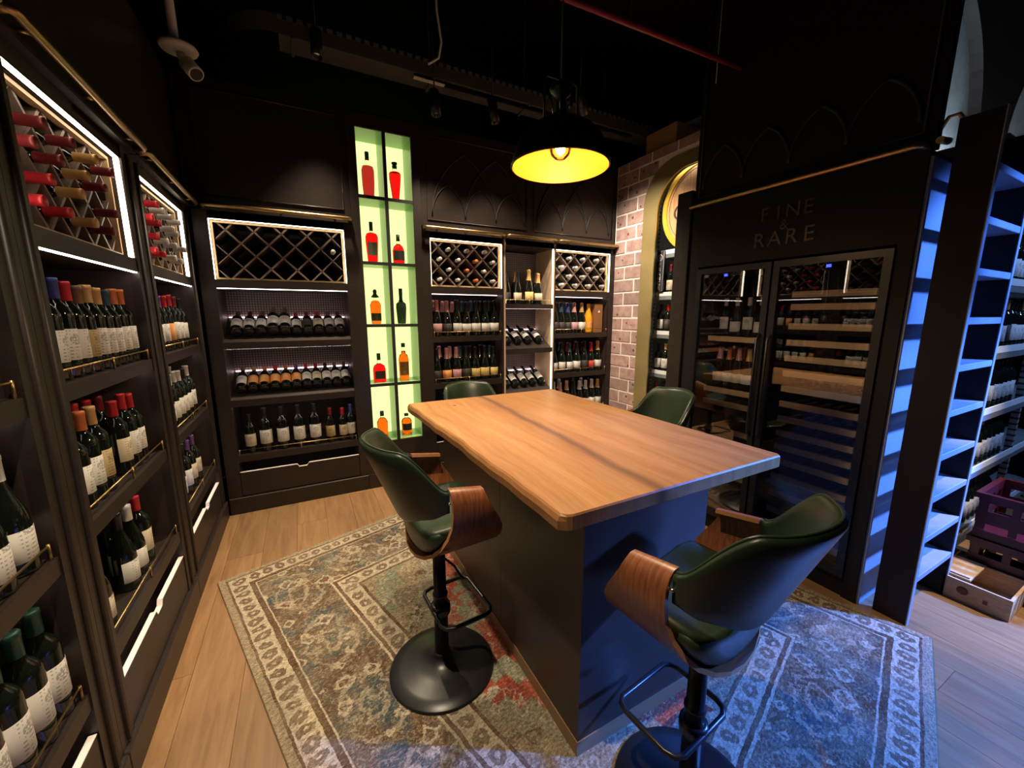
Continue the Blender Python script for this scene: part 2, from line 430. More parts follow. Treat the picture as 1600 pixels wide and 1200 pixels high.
def lattice(root, w, d, z0=1.735, z1=2.14):
    a = 0.006; x0, x1, zb, zt = a, w - a, z0 + a, z1 - a
    fm = MB()
    t = 0.012
    fm.box(x0, x1, 0.036, 0.06, zb, zb + t).box(x0, x1, 0.036, 0.06, zt - t, zt).box(x0, x0 + t, 0.036, 0.06, zb + t, zt - t).box(x1 - t, x1, 0.036, 0.06, zb + t, zt - t)
    fm.build('lattice_frame', 'gold_wood', root)
    x0 += t; x1 -= t; zb += t; zt -= t
    zc = 1.825
    def seg(sign, c):
        # line: sign=+1  x - z = c ; sign=-1  x + z = c
        lo = max(zb, (x0 - c) if sign > 0 else (c - x1)); hi = min(zt, (x1 - c) if sign > 0 else (c - x0))
        if hi - lo < 0.03: return
        f = (lambda z: z + c) if sign > 0 else (lambda z: c - z)
        h = 0.0055*math.sqrt(2)
        pts = [(f(lo) - h, lo), (f(lo) + h, lo), (f(hi) + h, hi), (f(hi) - h, hi)]
        pts = [(min(max(px, x0), x1), pz) for px, pz in pts]
        MB().prism(pts, 0.05, 0.34, 'y').build('slat', 'slat', root)
    k0 = d - zc
    for i in range(-14, 14): seg(+1, k0 + d*i)
    k1 = d + zc
    for i in range(-14, 14): seg(-1, k1 + d*i)
def rack_bottle(fr, w, d, r, i, spec, label, group, out=0.0, glass='glass_dark'):
    zc = 1.825 + r*d/2 - (d/2 - 0.0385*math.sqrt(2)) + 0.008
    xc = d/2 + d*i if r % 2 == 0 else d*(i + 1)
    m = fr(xc, 0.0, zc) @ Matrix.Translation((0, 0.33 + out, 0)) @ Matrix.Rotation(PI/2, 4, 'X') @ Matrix.Rotation(random.uniform(0, 6), 4, 'Z')
    return bottle(spec, m, label, group, glass=glass)
def shell(root, w, sl, sr, inner='cab_in', zt=2.19):
    B(-0.008, 0.0, 0.03, D, 0.127, zt).build('side_panel', inner, root)
    B(w, w + 0.008, 0.03, D, 0.127, zt).build('side_panel', inner, root)
    B(-0.008, w + 0.008, D, D + 0.012, 0.0, zt).build('back_panel', inner, root)
    B(-sl, w + sr, -0.018, D, 0.0, 0.127).build('plinth', 'cab', root, bevel=0.004)
    B(0.0, w, 0.0, D, zt - 0.05, zt).build('top_board', 'cab', root)
def slope_shelf(root, w, z, mat='cab', rise=0.17, depth=0.33):
    """sloped display shelf with a low front lip and a lit mesh back"""
    B(0.0, w, 0.0, 0.022, z - 0.05, z).build('shelf_lip', mat, root)
    led(root, 0.006, w - 0.006, 0.005, 0.018, z - 0.0505, z - 0.05, 'led_warm')  # hidden strip added under the lip to brighten the bottles below
    MB().prism([(0.022, z - 0.02), (depth, z + rise - 0.02), (depth, z + rise), (0.022, z)], 0.0, w, 'x').build('sloped_shelf', mat, root)
def tilted_row(fr, z, xs, specs, place, group, end, y=0.055, rise=0.17, depth=0.33, scales=None):
    ang = math.atan2(rise, depth - 0.022)
    for i, (x, sp) in enumerate(zip(xs, specs)):
        c, l = desc(sp); r = LZ[sp[0]][2]; sc = scales[i] if scales else 1.0
        m = fr.m @ Matrix.Translation((x, y, z + (y - 0.022)*math.tan(ang) + (r*sc + 0.002)/math.cos(ang))) @ Matrix.Rotation(-(PI/2 - ang), 4, 'X') @ Matrix.Rotation(random.uniform(-0.2, 0.2), 4, 'Z')
        bottle(sp, m, f"tilted {c} bottle, {l}, {ORD[i]} from {end}, {place}", group, scale=sc)
def std_cabinet(label, fr, w, sl, sr, d, fancy=(), group='built-in wine cabinets', sloped=False, slope_group=None, pink=True):
    LS = 'led_shelf' if pink else 'led_warm'; yp = 0.10 if pink else 0.0
    root = thing('wine_cabinet', label, 'cabinet', fr.o, fr.rz, group)
    shell(root, w, sl, sr)
    stile(root, -sl, 0.0, 2.19, fancy); stile(root, w, w + sr, 2.19, fancy)
    top_rail(root, -sl + 0.004 + (0.055 if sloped else 0.0), w + sr - 0.004)
    B(0.0, w, 0.0, 0.03, 2.14, 2.19).build('header', 'cab', root)
    B(0.0, w, 0.0, D, 1.68, 1.735).build('rack_board', 'cab', root)
    # strips on the four reveals of the rack and under the rack board
    led(root, 0.003, w - 0.003, 0.004, 0.020, 2.136, 2.140);
    led(root, 0.0, 0.004, 0.004, 0.022, 1.740, 2.134); led(root, w - 0.004, w, 0.004, 0.022, 1.740, 2.134)
    led(root, 0.004, w - 0.004, 0.002 + yp, 0.012 + yp, 1.676, 1.680, LS)
    lattice(root, w, d)
    B(0.0, w, 0.0, D, 0.40, 0.45).build('shelf', 'cab', root)
    gallery(root, w, 0.45)
    if sloped:
        B(0.0, w, 0.345, 0.35, 0.9, 1.68).build('mesh_backing', 'grid', root)
        for z in (1.30, 0.875):
            slope_shelf(root, w, z)
            led(root, 0.01, w - 0.01, 0.333, 0.341, z + 0.172, z + 0.178, 'led_shelf')
    else:
        for z in (0.875, 1.30):
            B(0.0, w, 0.0, D, z - 0.05, z).build('shelf', 'cab', root); gallery(root, w, z)
            led(root, 0.004, w - 0.004, 0.03 + yp, 0.036 + yp, z - 0.0505, z - 0.050, LS)
    led(root, 0.01, w - 0.01, 0.03, 0.036, 0.3995, 0.400, LS)
    drawer(root, w)
    return root
H90 = PI/2
frL0 = Frame(XL, 0.60, H90); frL1 = Frame(XL, 1.575, H90); frL2 = Frame(XL, 2.545, H90)
frC = Frame(-0.505, YB, 0); frA = Frame(1.025, YB, 0); frB = Frame(1.745, YB, 0); frD = Frame(2.315, YB, 0)
WL0, WL1, WL2, WC, WA, WB_, WD = 0.785, 0.76, 0.775, 0.85, 0.685, 0.545, 0.71
FN = (0.5,)
std_cabinet('dark brown wine cabinet cut off by the picture edge, long wall, nearest camera', frL0, WL0, 0.10, 0.094, WL0/5, FN, pink=False)
std_cabinet('dark wine cabinet on long wall, rack of red and gold capsules above packed shelf', frL1, WL1, 0.094, 0.104, WL1/5, FN, pink=False)
std_cabinet('dark wine cabinet on long wall next to the corner, red and silver capsules', frL2, WL2, 0.104, 0.100, WL2/5, FN, pink=False)
std_cabinet('dark corner wine cabinet with nearly empty lattice and two sloped bottle shelves', frC, WC, 0.085, 0.065, WC/5, (), sloped=True, pink=False)
std_cabinet('dark wine cabinet directly right of glowing green niche, full lattice rack', frA, WA, 0.070, 0.016, WA/4)
std_cabinet('dark wine cabinet against the brick wall, full lattice rack', frD, WD, 0.010, 0.065, WD/4)
# narrow lit cabinet without lattice
rootB = thing('wine_cabinet', 'narrow light oak lined wine cabinet with tall led frame between two lattice cabinets', 'cabinet', frB.o, 0, 'built-in wine cabinets')
shell(rootB, WB_, 0.016, 0.010, 'oak_liner')
for a, b in ((-0.016, 0.0), (WB_, WB_ + 0.010)): B(a, b, -0.004, 0.03, 0.127, 2.19).build('stile', 'oak_liner', rootB)
top_rail(rootB, -0.012, WB_ + 0.008)
B(0.0, WB_, 0.0, 0.03, 2.145, 2.19).build('header', 'oak_liner', rootB)
led(rootB, 0.004, WB_ - 0.004, 0.004, 0.016, 2.141, 2.145); led(rootB, WB_ - 0.004, WB_, 0.004, 0.020, 0.45, 2.139); led(rootB, 0.0, 0.004, 0.004, 0.020, 0.45, 2.139)
B(0.0, WB_, 0.345, 0.35, 0.5, 2.13).build('mesh_backing', 'grid', rootB)
B(0.0, WB_, 0.0, 0.344, 1.552, 1.597).build('shelf', 'cab', rootB); gallery(rootB, WB_, 1.597)
for z in (1.16, 0.72):
    slope_shelf(rootB, WB_, z); led(rootB, 0.01, WB_ - 0.01, 0.333, 0.341, z + 0.172, z + 0.178, 'led_shelf')
led(rootB, 0.01, WB_ - 0.01, 0.03, 0.036, 1.5515, 1.552, 'led_shelf')
B(0.0, WB_, 0.0, D, 0.40, 0.45).build('shelf', 'cab', rootB); drawer(rootB, WB_)

# ------------------------------------------------------------------ glowing display niche
NX0, NX1 = 0.47, 0.895
frN = Frame(0.47, YB, 0); NW = NX1 - NX0; ND = 0.27
nr = thing('display_niche', 'tall backlit lime green display niche with ten glazed-looking compartments and dark frame', 'display case', (NX0, YB, 0))
B(-0.06, 0.0, -0.004, ND, 0.0, 3.0).build('frame_post', 'cab', nr); B(NW, NW + 0.06, -0.004, ND, 0.0, 3.0).build('frame_post', 'cab', nr)
B(0.0, NW, -0.004, ND, 2.9, 3.0).build('frame_head', 'cab', nr); B(0.0, NW, -0.004, ND, 0.127, 0.405).build('base_panel', 'cab', nr)
B(-0.06, NW + 0.06, -0.018, ND, 0.0, 0.127).build('plinth', 'cab', nr)
B(0.0, NW, ND, ND + 0.01, 0.405, 2.9).build('light_panel', 'niche_back', nr)
CW = (NW - 0.022)/2
B(0.0, 0.004, 0.004, ND, 0.405, 2.9).build('side_lining', 'niche_wall', nr); B(NW - 0.004, NW, 0.004, ND, 0.405, 2.9).build('side_lining', 'niche_wall', nr)
B(0.004, NW - 0.004, 0.004, ND, 2.896, 2.9).build('top_lining', 'niche_wall', nr); B(0.004, NW - 0.004, 0.004, ND, 0.405, 0.409).build('bottom_lining', 'niche_wall', nr)
B(CW, CW + 0.022, 0.012, ND, 0.409, 2.896).build('divider', 'niche_wall', nr)
B(CW - 0.002, CW + 0.024, -0.002, 0.012, 0.405, 2.9).build('mullion', 'black', nr)
NZ = [0.409, 0.914, 1.415, 1.915, 2.416]
for z in NZ[1:]:
    for xa, xb in ((0.004, CW), (CW + 0.022, NW - 0.004)):
        sh = B(xa, xb, 0.012, ND, z - 0.02, z).build('glass_shelf', 'niche_wall', nr)
        B(xa - 0.004, xb + 0.004, -0.001, 0.012, z - 0.022, z + 0.002).build('muntin', 'black', sh)

# spirit bottles in the niche
M['liq_red'] = tinted('red spirit', (0.85, 0.006, 0.010)); M['liq_orange'] = tinted('amber spirit', (0.95, 0.13, 0.010))
M['liq_dark'] = tinted('dark claret spirit', (0.42, 0.02, 0.03)); M['clear'] = tinted('clear glass', (0.93, 0.97, 0.90)); M['smoke'] = plain('grey green glass', (0.035, 0.05, 0.035), 0.1)
M['lab_grey'] = plain('grey spirit label', (0.14, 0.135, 0.11), 0.6); M['lab_black'] = plain('black spirit label', (0.03, 0.022, 0.02), 0.5, var=0.5, scale=80); M['lab_bronze'] = plain('bronze spirit label', (0.30, 0.11, 0.04), 0.5, var=0.5, scale=60)
M['stopper'] = plain('dark stopper', (0.035, 0.04, 0.03), 0.4)
def ring(prof_, sx=1.0, sy=1.0, seg=20, sq=2.0):
    """superelliptic lathe: prof_ of (half width, z)"""
    rows = []
    for r, z in prof_:
        L = []
        for k in range(seg):
            a = 2*PI*k/seg; c, s_ = math.cos(a), math.sin(a)
            L.append((sx*r*math.copysign(abs(c)**(2/sq), c), sy*r*math.copysign(abs(s_)**(2/sq), s_), z))
        rows.append(L)
    return MB().grid(rows, True, False, True)
def spirit(xc, zi, what, label, bodyp, mat, neck, nmat, stop, sx=1, sy=1, sq=2.0, lab=None, glass=None):
    m = frN(xc, 0.13, NZ[zi]) @ Matrix.Scale(1.16, 4)
    o = ring(bodyp, sx, sy, sq=sq).build('spirit_bottle', mat); o.matrix_world = m; tag(o, label, 'bottle', 'spirit bottles in the green niche')
    MB().lathe(neck, 14).build('neck', nmat, o); MB().lathe(stop, 14).build('stopper', 'stopper', o)
    if lab:
        z0, z1, r, lm = lab; h = math.radians(62)
        if sq > 2.5: B(-r*0.8, r*0.8, -sy*r - 0.0035, -sy*r - 0.0015, z0, z1).build('label', lm, o)
        else: MB().lathe([(r, z0), (r, z1)], 12, a0=-PI/2 - h, a1=-PI/2 + h).build('label', lm, o)
XA_, XB_ = 0.100, 0.315
PL = 'green niche'
spirit(XA_, 4, 'x', 'tall fluted claret red spirit bottle with black stopper, top row of green niche', [(0, 0.004), (0.030, 0.002), (0.034, 0.01), (0.040, 0.10), (0.042, 0.19), (0.036, 0.215), (0.0, 0.222)], 'liq_dark', [(0.030, 0.215), (0.014, 0.245), (0.012, 0.262)], 'clear', [(0.0, 0.258), (0.014, 0.258), (0.014, 0.31), (0, 0.312)], 1, 0.8, 3.2)
spirit(XB_, 4, 'x', 'tapered bright red decanter with flat grey stopper, top row of green niche', [(0, 0.004), (0.018, 0.002), (0.022, 0.01), (0.040, 0.16), (0.0415, 0.195), (0.036, 0.205), (0.0, 0.21)], 'liq_red', [(0.022, 0.205), (0.015, 0.215), (0.014, 0.235)], 'clear', [(0, 0.232), (0.016, 0.232), (0.018, 0.25), (0.012, 0.255), (0.02, 0.262), (0.02, 0.272), (0, 0.274)])
spirit(XA_, 3, 'x', 'red rectangular spirit bottle with grey label, second row of green niche', [(0, 0.004), (0.030, 0.002), (0.033, 0.01), (0.042, 0.15), (0.042, 0.185), (0.034, 0.205), (0.012, 0.214), (0, 0.214)], 'liq_red', [(0.013, 0.21), (0.012, 0.24)], 'clear', [(0, 0.225), (0.0125, 0.225), (0.0125, 0.285), (0, 0.286)], 1, 0.6, 5, (0.055, 0.145, 0.040, 'lab_grey'))
spirit(XB_, 3, 'x', 'round shouldered red spirit bottle with black tag, second row of green niche', [(0, 0.004), (0.038, 0.002), (0.041, 0.01), (0.043, 0.10), (0.034, 0.13), (0.015, 0.15), (0, 0.15)], 'liq_red', [(0.015, 0.148), (0.014, 0.18)], 'clear', [(0, 0.17), (0.013, 0.17), (0.013, 0.215), (0, 0.217)], 1, 1, 2, (0.03, 0.10, 0.0437, 'lab_black'))
spirit(XA_, 2, 'x', 'orange decanter with black winged collar, third row of green niche', [(0, 0.004), (0.030, 0.002), (0.034, 0.012), (0.038, 0.11), (0.039, 0.14), (0.028, 0.165), (0.014, 0.172), (0, 0.172)], 'liq_orange', [(0.014, 0.17), (0.015, 0.2)], 'clear', [(0, 0.19), (0.030, 0.194), (0.012, 0.218), (0.013, 0.23), (0.015, 0.236), (0.008, 0.25), (0, 0.252)], 1, 1, 2, (0.025, 0.08, 0.0395, 'lab_black'))
spirit(XB_, 2, 'x', 'opaque grey green bottle with long neck, third row of green niche', [(0, 0.004), (0.028, 0.002), (0.031, 0.01), (0.038, 0.12), (0.036, 0.15), (0.02, 0.165), (0, 0.167)], 'smoke', [(0.02, 0.164), (0.013, 0.18), (0.013, 0.22)], 'smoke', [(0, 0.215), (0.014, 0.215), (0.014, 0.262), (0, 0.263)])
spirit(XA_, 1, 'x', 'squat red spirit bottle with dark square label, fourth row of green niche', [(0, 0.004), (0.042, 0.002), (0.045, 0.01), (0.045, 0.10), (0.036, 0.125), (0.014, 0.14), (0, 0.14)], 'liq_red', [(0.014, 0.138), (0.013, 0.175)], 'clear', [(0, 0.165), (0.014, 0.165), (0.014, 0.215), (0, 0.216)], 1, 0.7, 4, (0.025, 0.085, 0.0455, 'lab_black'))
spirit(XB_, 1, 'x', 'tall orange spirit bottle with oval bronze label, fourth row of green niche', [(0, 0.004), (0.033, 0.002), (0.036, 0.01), (0.038, 0.16), (0.030, 0.195), (0.017, 0.205), (0.016, 0.225), (0, 0.226)], 'liq_orange', [(0.016, 0.225), (0.013, 0.26)], 'clear', [(0, 0.255), (0.015, 0.255), (0.015, 0.285), (0, 0.287)], 1, 1, 2, (0.04, 0.145, 0.0385, 'lab_bronze'))
spirit(XA_, 0, 'x', 'plain orange spirit bottle with dark cork, bottom row of green niche', [(0, 0.004), (0.036, 0.002), (0.039, 0.01), (0.040, 0.12), (0.028, 0.145), (0.014, 0.155), (0, 0.156)], 'liq_orange', [(0.014, 0.154), (0.0135, 0.175)], 'clear', [(0, 0.168), (0.015, 0.168), (0.015, 0.205), (0, 0.206)])
spirit(XB_, 0, 'x', 'short clear flask with dark band and amber spirit, bottom row of green niche', [(0, 0.004), (0.036, 0.002), (0.040, 0.01), (0.040, 0.105), (0.030, 0.125), (0.016, 0.13), (0, 0.13)], 'liq_orange', [(0.016, 0.128), (0.013, 0.15)], 'clear', [(0, 0.145), (0.017, 0.147), (0.017, 0.165), (0, 0.167)], 1, 1, 2, (0.035, 0.09, 0.0406, 'lab_black'))

# ------------------------------------------------------------------ bottles in the cabinets
# long wall, cabinet at the picture edge
P0 = 'cabinet at picture edge'; G0 = 'bottles in the cabinet at the picture edge'
row(frL0, 1.30, 0.06, [0.60, 0.69], ['xkw', 'xkw'], 'top shelf, ' + P0, G0, 'near end')
row(frL0, 0.875, 0.052, [0.55, 0.642, 0.735], ['yww', 'yww', 'yww'], 'middle shelf, ' + P0, G0, 'near end', scales=[1, 1, 1])
row(frL0, 0.45, 0.052, [0.50, 0.582, 0.664, 0.744], ['xew', 'xew', 'xew', 'xew'], 'low shelf, ' + P0, G0, scales=[1.04]*4)
# long wall, middle
P1 = 'mid long-wall cabinet'; G1 = 'bottles in the middle long wall cabinet'
row(frL1, 1.30, 0.062, even(0.045, 0.715, 10), ['xdw', 'xrw', 'xbw', 'xrw', 'xnt', 'xgw', 'xgw', 'xtw', 'xow', 'xow'], 'top shelf, ' + P1, G1)
row(frL1, 1.30, 0.145, even(0.09, 0.70, 8), ['xdw', 'xrw', 'xnc', 'xnc', 'xgw', 'xgw', 'xtw', 'xow'], 'top shelf, ' + P1, G1, rowname='back row, ')
row(frL1, 0.875, 0.065, [0.06, 0.136, 0.212, 0.288, 0.47, 0.556, 0.634], ['xdw', 'xrw', 'xow', 'xgt', 'xrc', 'xrw', 'xrw'], 'middle shelf, ' + P1, G1)
row(frL1, 0.875, 0.155, [0.06, 0.15, 0.24, 0.33, 0.42, 0.52, 0.62], ['xow', 'xgw', 'xdw', 'xdw', 'xrw', 'xrw', 'xdw'], 'middle shelf, ' + P1, G1, rowname='back row, ')
row(frL1, 0.45, 0.07, [0.03, 0.115, 0.345, 0.445, 0.537], ['ykc', 'yec', 'ykw', 'yww', 'xrc'], 'low shelf, ' + P1, G1)
row(frL1, 0.45, 0.17, [0.22, 0.33, 0.53, 0.66], ['ykw', 'xkw', 'xrw', 'ykc'], 'low shelf, ' + P1, G1, rowname='back row, ')
# long wall, by the corner
P2 = 'long-wall corner cabinet'; G2 = 'bottles in the long wall cabinet by the corner'
row(frL2, 1.30, 0.065, even(0.06, 0.66, 7), ['xnc', 'xnw', 'xpw', 'xro', 'xrw', 'xdw', 'xkw'], 'top shelf, ' + P2, G2)
row(frL2, 1.30, 0.15, even(0.09, 0.62, 6), ['xnw', 'xdw', 'xkw', 'xkw', 'xrw', 'xnw'], 'top shelf, ' + P2, G2, rowname='back row, ')
row(frL2, 0.875, 0.065, even(0.05, 0.62, 7), ['xro', 'xsw', 'xsw', 'xsw', 'xsw', 'xkw', 'xsw'], 'middle shelf, ' + P2, G2)
row(frL2, 0.875, 0.15, even(0.09, 0.62, 6), ['xsw', 'xsw', 'xsw', 'xdw', 'xsw', 'xsw'], 'middle shelf, ' + P2, G2, rowname='back row, ')
row(frL2, 0.45, 0.07, [0.06, 0.16, 0.30, 0.42, 0.54], ['ykw', 'xkw', 'xkw', 'xpc', 'xpc'], 'low shelf, ' + P2, G2)
# rack bottles
def rack(fr, w, d, rows, place, group, out):
    names = ['bottom', 'second', 'third', 'top']
    for r, line in enumerate(rows):
        n = 0
        for i, c in enumerate(line):
            if c == '.': continue
            n += 1
            rack_bottle(fr, w, d, r, i, 'x' + c + '-', f"{CAP[c][0]} capsule bottle lying in rack, {ORD[n-1]} in {names[r]} row, {place}", group, out + random.uniform(-0.012, 0.012))
rack(frL1, WL1, WL1/5, ['rrgd.', 'rg.d', 'ddgd.', 'ddgd'], P1, 'bottles in the long wall lattice racks', -0.045)
rack(frL2, WL2, WL2/5, ['rrss.', 'rsss', 'rrss.', 'rsss'], P2, 'bottles in the long wall lattice racks', -0.045)
PA, PD, PB, PC = 'niche-side cabinet', 'brick-side cabinet', 'oak-lined cabinet', 'back corner cabinet'
rack(frA, WA, WA/4, ['ssos', 'sos', 'ssos', 'sss'], PA, 'bottles in the back wall lattice racks', -0.03)
rack(frD, WD, WD/4, ['ssws', 'sss', 'ssss', 'sss'], PD, 'bottles in the back wall lattice racks', -0.03)
rack_bottle(frC, WC, WC/5, 2, 4, 'xs-', 'single silver capsule bottle lying in nearly empty corner lattice rack', 'bottles in the back wall lattice racks', -0.03)
# corner cabinet on the back wall
GC = 'bottles in the back wall corner cabinet'
tilted_row(frC, 1.30, [0.075 + 0.0785*i for i in range(10)], ['xnw', 'xdw', 'xnw', 'xnw', 'xnw', 'xrw', 'xdk', 'xrc', 'xnw', 'xdw'], 'upper sloped shelf, corner cabinet', GC, 'corner', scales=[1, 1, 1, 1.14, 1.14, .95, .98, 1, 1, 1])
tilted_row(frC, 0.875, [0.065 + 0.0735*i for i in range(11)], ['xnw', 'xgo', 'xoo', 'xro', 'xoo', 'xpo', 'xrw', 'xrc', 'xkw', 'xnw', 'xnw'], 'lower sloped shelf, corner cabinet', GC, 'corner', scales=[.95]*11)
row(frC, 0.45, 0.07, [0.09, 0.19, 0.305, 0.42, 0.535, 0.65, 0.745, 0.81], ['xkc', 'xkw', 'xkw', 'xkw', 'xkw', 'xdt', 'xrc', 'xbw'], 'low shelf, ' + PC, GC, 'the corner', scales=[1.0, 1.13, 1.13, 1.13, 1.13, 0.95, 0.92, 1.0])
# cabinet beside the niche
GA = 'sparkling bottles in the cabinet beside the niche'
row(frA, 1.30, 0.07, even(0.06, 0.63, 7), ['cip', 'cik', 'ckw', 'ckw', 'ckw', 'ckw', 'ckw'], 'top shelf, ' + PA, GA, 'niche side')
row(frA, 1.30, 0.165, even(0.05, 0.62, 7), ['cik', 'cik', 'cik', 'ctk', 'ctk', 'ckk', 'ckk'], 'top shelf, ' + PA, GA, 'niche side', 'back row, ')
row(frA, 0.875, 0.07, even(0.045, 0.62, 7), ['ckk', 'cio', 'cip', 'ckk', 'cky', 'cky', 'cky'], 'middle shelf, ' + PA, GA, 'niche side')
row(frA, 0.875, 0.165, even(0.10, 0.62, 6), ['cik', 'cik', 'ctk', 'ckk', 'ckk', 'ctk'], 'middle shelf, ' + PA, GA, 'niche side', 'back row, ')
row(frA, 0.45, 0.08, [0.10, 0.24, 0.38, 0.52], ['ckw', 'ckw', 'ctw', 'ckw'], 'low shelf, ' + PA, GA, 'niche side')
# oak lined cabinet
GB = 'sparkling bottles in the oak lined cabinet'
row(frB, 1.597, 0.075, [0.05, 0.17, 0.30, 0.41], ['ckk', 'ckc', 'cgy', 'cgc'], 'top shelf, ' + PB, GB, 'niche side', scales=[1, 1, 1.1, 1])
row(frB, 1.597, 0.19, [0.09, 0.21, 0.36, 0.46], ['ckk', 'cgk', 'ckk', 'cnk'], 'top shelf, ' + PB, GB, 'niche side', 'back row, ')
tilted_row(frB, 1.16, [0.06, 0.18, 0.30, 0.43], ['xkw', 'xkw', 'xkw', 'xkw'], 'upper sloped shelf, oak cabinet', GB, 'niche side')
tilted_row(frB, 0.72, [0.05, 0.15, 0.26, 0.36, 0.47], ['xkc', 'xkw', 'xkw', 'xkw', 'xkw'], 'lower sloped shelf, oak cabinet', GB, 'niche side')
# cabinet by the brick wall
GD = 'bottles in the cabinet by the brick wall'
row(frD, 1.30, 0.075, [0.05, 0.13, 0.215, 0.30, 0.40], ['ckk', 'ctk', 'cbk', 'cip', 'cgw'], 'top shelf, ' + PD, GD, 'oak side')
row(frD, 1.30, 0.18, [0.06, 0.15, 0.24, 0.33], ['ckk', 'ckk', 'cbk', 'ctk'], 'top shelf, ' + PD, GD, 'oak side', 'back row, ')
M['yellow_box'] = plain('yellow gift sleeve', (0.80, 0.36, 0.01), 0.35, var=0.15); M['tan_box'] = plain('tan gift box', (0.30, 0.13, 0.045), 0.5, var=0.1)
yb = MB().lathe([(0, 0), (0.045, 0), (0.046, 0.01), (0.046, 0.15), (0.036, 0.20), (0.021, 0.25), (0.019, 0.31), (0, 0.312)], 16).build('gift_bottle', 'yellow_box')
yb.matrix_world = frD(0.50, 0.085, 1.30); tag(yb, 'bright yellow sleeved gift bottle beside tan box, top shelf by brick wall', 'bottle')
MB().lathe([(0.047, 0.05), (0.047, 0.12)], 10, a0=-PI/2 - 1, a1=-PI/2 + 1).build('label', LAB['o'][1], yb)
gb = thing('gift_box', 'tall tan gift box with small white emblem, top shelf by brick wall', 'box', frD(0.615, 0.10, 1.30).translation)
B(-0.055, 0.055, -0.055, 0.055, 0.0, 0.31).build('carton', 'tan_box', gb, bevel=0.002)
MB().lathe([(0.0, 0.0), (0.014, 0.0), (0.014, 0.001)], 14).build('emblem', 'edge', gb).matrix_local = Matrix.Translation((0, -0.056, 0.23)) @ Matrix.Rotation(PI/2, 4, 'X')
gw = thing('gift_box', 'pale wooden bottle case behind dark bottles, top shelf by brick wall', 'box', frD(0.20, 0.32, 1.30).translation)
B(-0.16, 0.16, -0.05, 0.05, 0.0, 0.33).build('carton', 'gold_wood', gw, bevel=0.002)
B(-0.15, 0.15, -0.052, -0.05, 0.02, 0.31).build('lid_panel', 'oak_liner', gw)
row(frD, 0.875, 0.075, [0.045, 0.145, 0.245, 0.345, 0.45, 0.545, 0.64], ['ckw', 'ckw', 'ctw', 'ckw', 'ckk', 'crr', 'cgw'], 'middle shelf, ' + PD, GD, 'oak side')
row(frD, 0.875, 0.185, [0.08, 0.19, 0.30, 0.41, 0.50], ['ckk', 'ctk', 'crk', 'crk', 'ckk'], 'middle shelf, ' + PD, GD, 'oak side', 'back row, ')
row(frD, 0.45, 0.075, even(0.05, 0.66, 8), ['csw', 'ciw', 'cik', 'ckw', 'csw', 'csw', 'csw', 'cgw'], 'low shelf, ' + PD, GD, 'oak side')
row(frD, 0.45, 0.18, even(0.09, 0.60, 6), ['csk', 'csk', 'ckk', 'ctk', 'csk', 'ckk'], 'low shelf, ' + PD, GD, 'oak side', 'back row, ')

# ------------------------------------------------------------------ brick wall with brass arch
def brick_mat():
    t = T('drilled pink brown brick')
    oi = t.n('ObjectInfo'); rnd = oi.outputs['Random']
    off = t.n('CombineXYZ', X=t.math('MULTIPLY', rnd, 7.0), Y=t.math('MULTIPLY', rnd, 13.0), Z=t.math('MULTIPLY', rnd, 3.0))
    v = t.n('VectorMath', {'operation': 'ADD'}, _0=t.obj(), _1=off).outputs[0]
    nz = t.noise(v, 14, 5, 0.65)
    c = t.ramp(nz, [(0.25, (0.27, 0.165, 0.145)), (0.5, (0.40, 0.27, 0.24)), (0.8, (0.52, 0.40, 0.36))])
    c = t.mix(1.0, c, t.ramp(rnd, [(0, (0.75, 0.75, 0.75)), (1, (1.15, 1.1, 1.08))]), 'MULTIPLY')
    vo = t.n('TexVoronoi', {'feature': 'F1'}, Vector=v, Scale=11.0)
    pit = t.math('LESS_THAN', vo.outputs['Distance'], 0.16)
    t.col(t.mix(t.math('MULTIPLY', pit, 0.85), c, (0.05, 0.03, 0.025))); t.rough(0.85); t.bump(nz, 0.5, 0.004)
    return t.m
M['brick'] = brick_mat()
M['mortar'] = plain('pale mortar', (0.80, 0.74, 0.68), 0.9, var=0.06, bump=0.2)
BX = 3.09; BTOP = 3.02
AO0, AO1, AOT, AOR = 1.93, 3.055, 2.89, 0.36     # brass arch, outer outline (y range, top, corner radius)
AI0, AI1, AIT, AIR = 2.09, 2.888, 2.775, 0.34
def arch_outline(y0, y1, zt, r, n=10, zb=0.0):
    p = [(y1, zb)]
    for k in range(n + 1):
        a = PI/2*k/n; p.append((y1 - r + r*math.cos(a), zt - r + r*math.sin(a)))
    for k in range(n + 1):
        a = PI/2 + PI/2*k/n; p.append((y0 + r + r*math.cos(a), zt - r + r*math.sin(a)))
    p.append((y0, zb)); return p
def band(outer, inner, x0, x1, name, mat, parent=None):
    n = len(outer); m = MB(); vs = []
    for x in (x0, x1):
        vs += [(x, a, b) for a, b in outer] + [(x, a, b) for a, b in inner]
    fs = []
    for i in range(n - 1):
        fs += [(i, i+1, n+i+1, n+i), (2*n+i, 3*n+i, 3*n+i+1, 2*n+i+1), (i, 2*n+i, 2*n+i+1, i+1), (n+i, n+i+1, 3*n+i+1, 3*n+i)]
    fs += [(0, n, 3*n, 2*n), (n-1, 3*n-1, 4*n-1, 2*n-1)]
    return m.add(vs, fs).build(name, mat, parent)
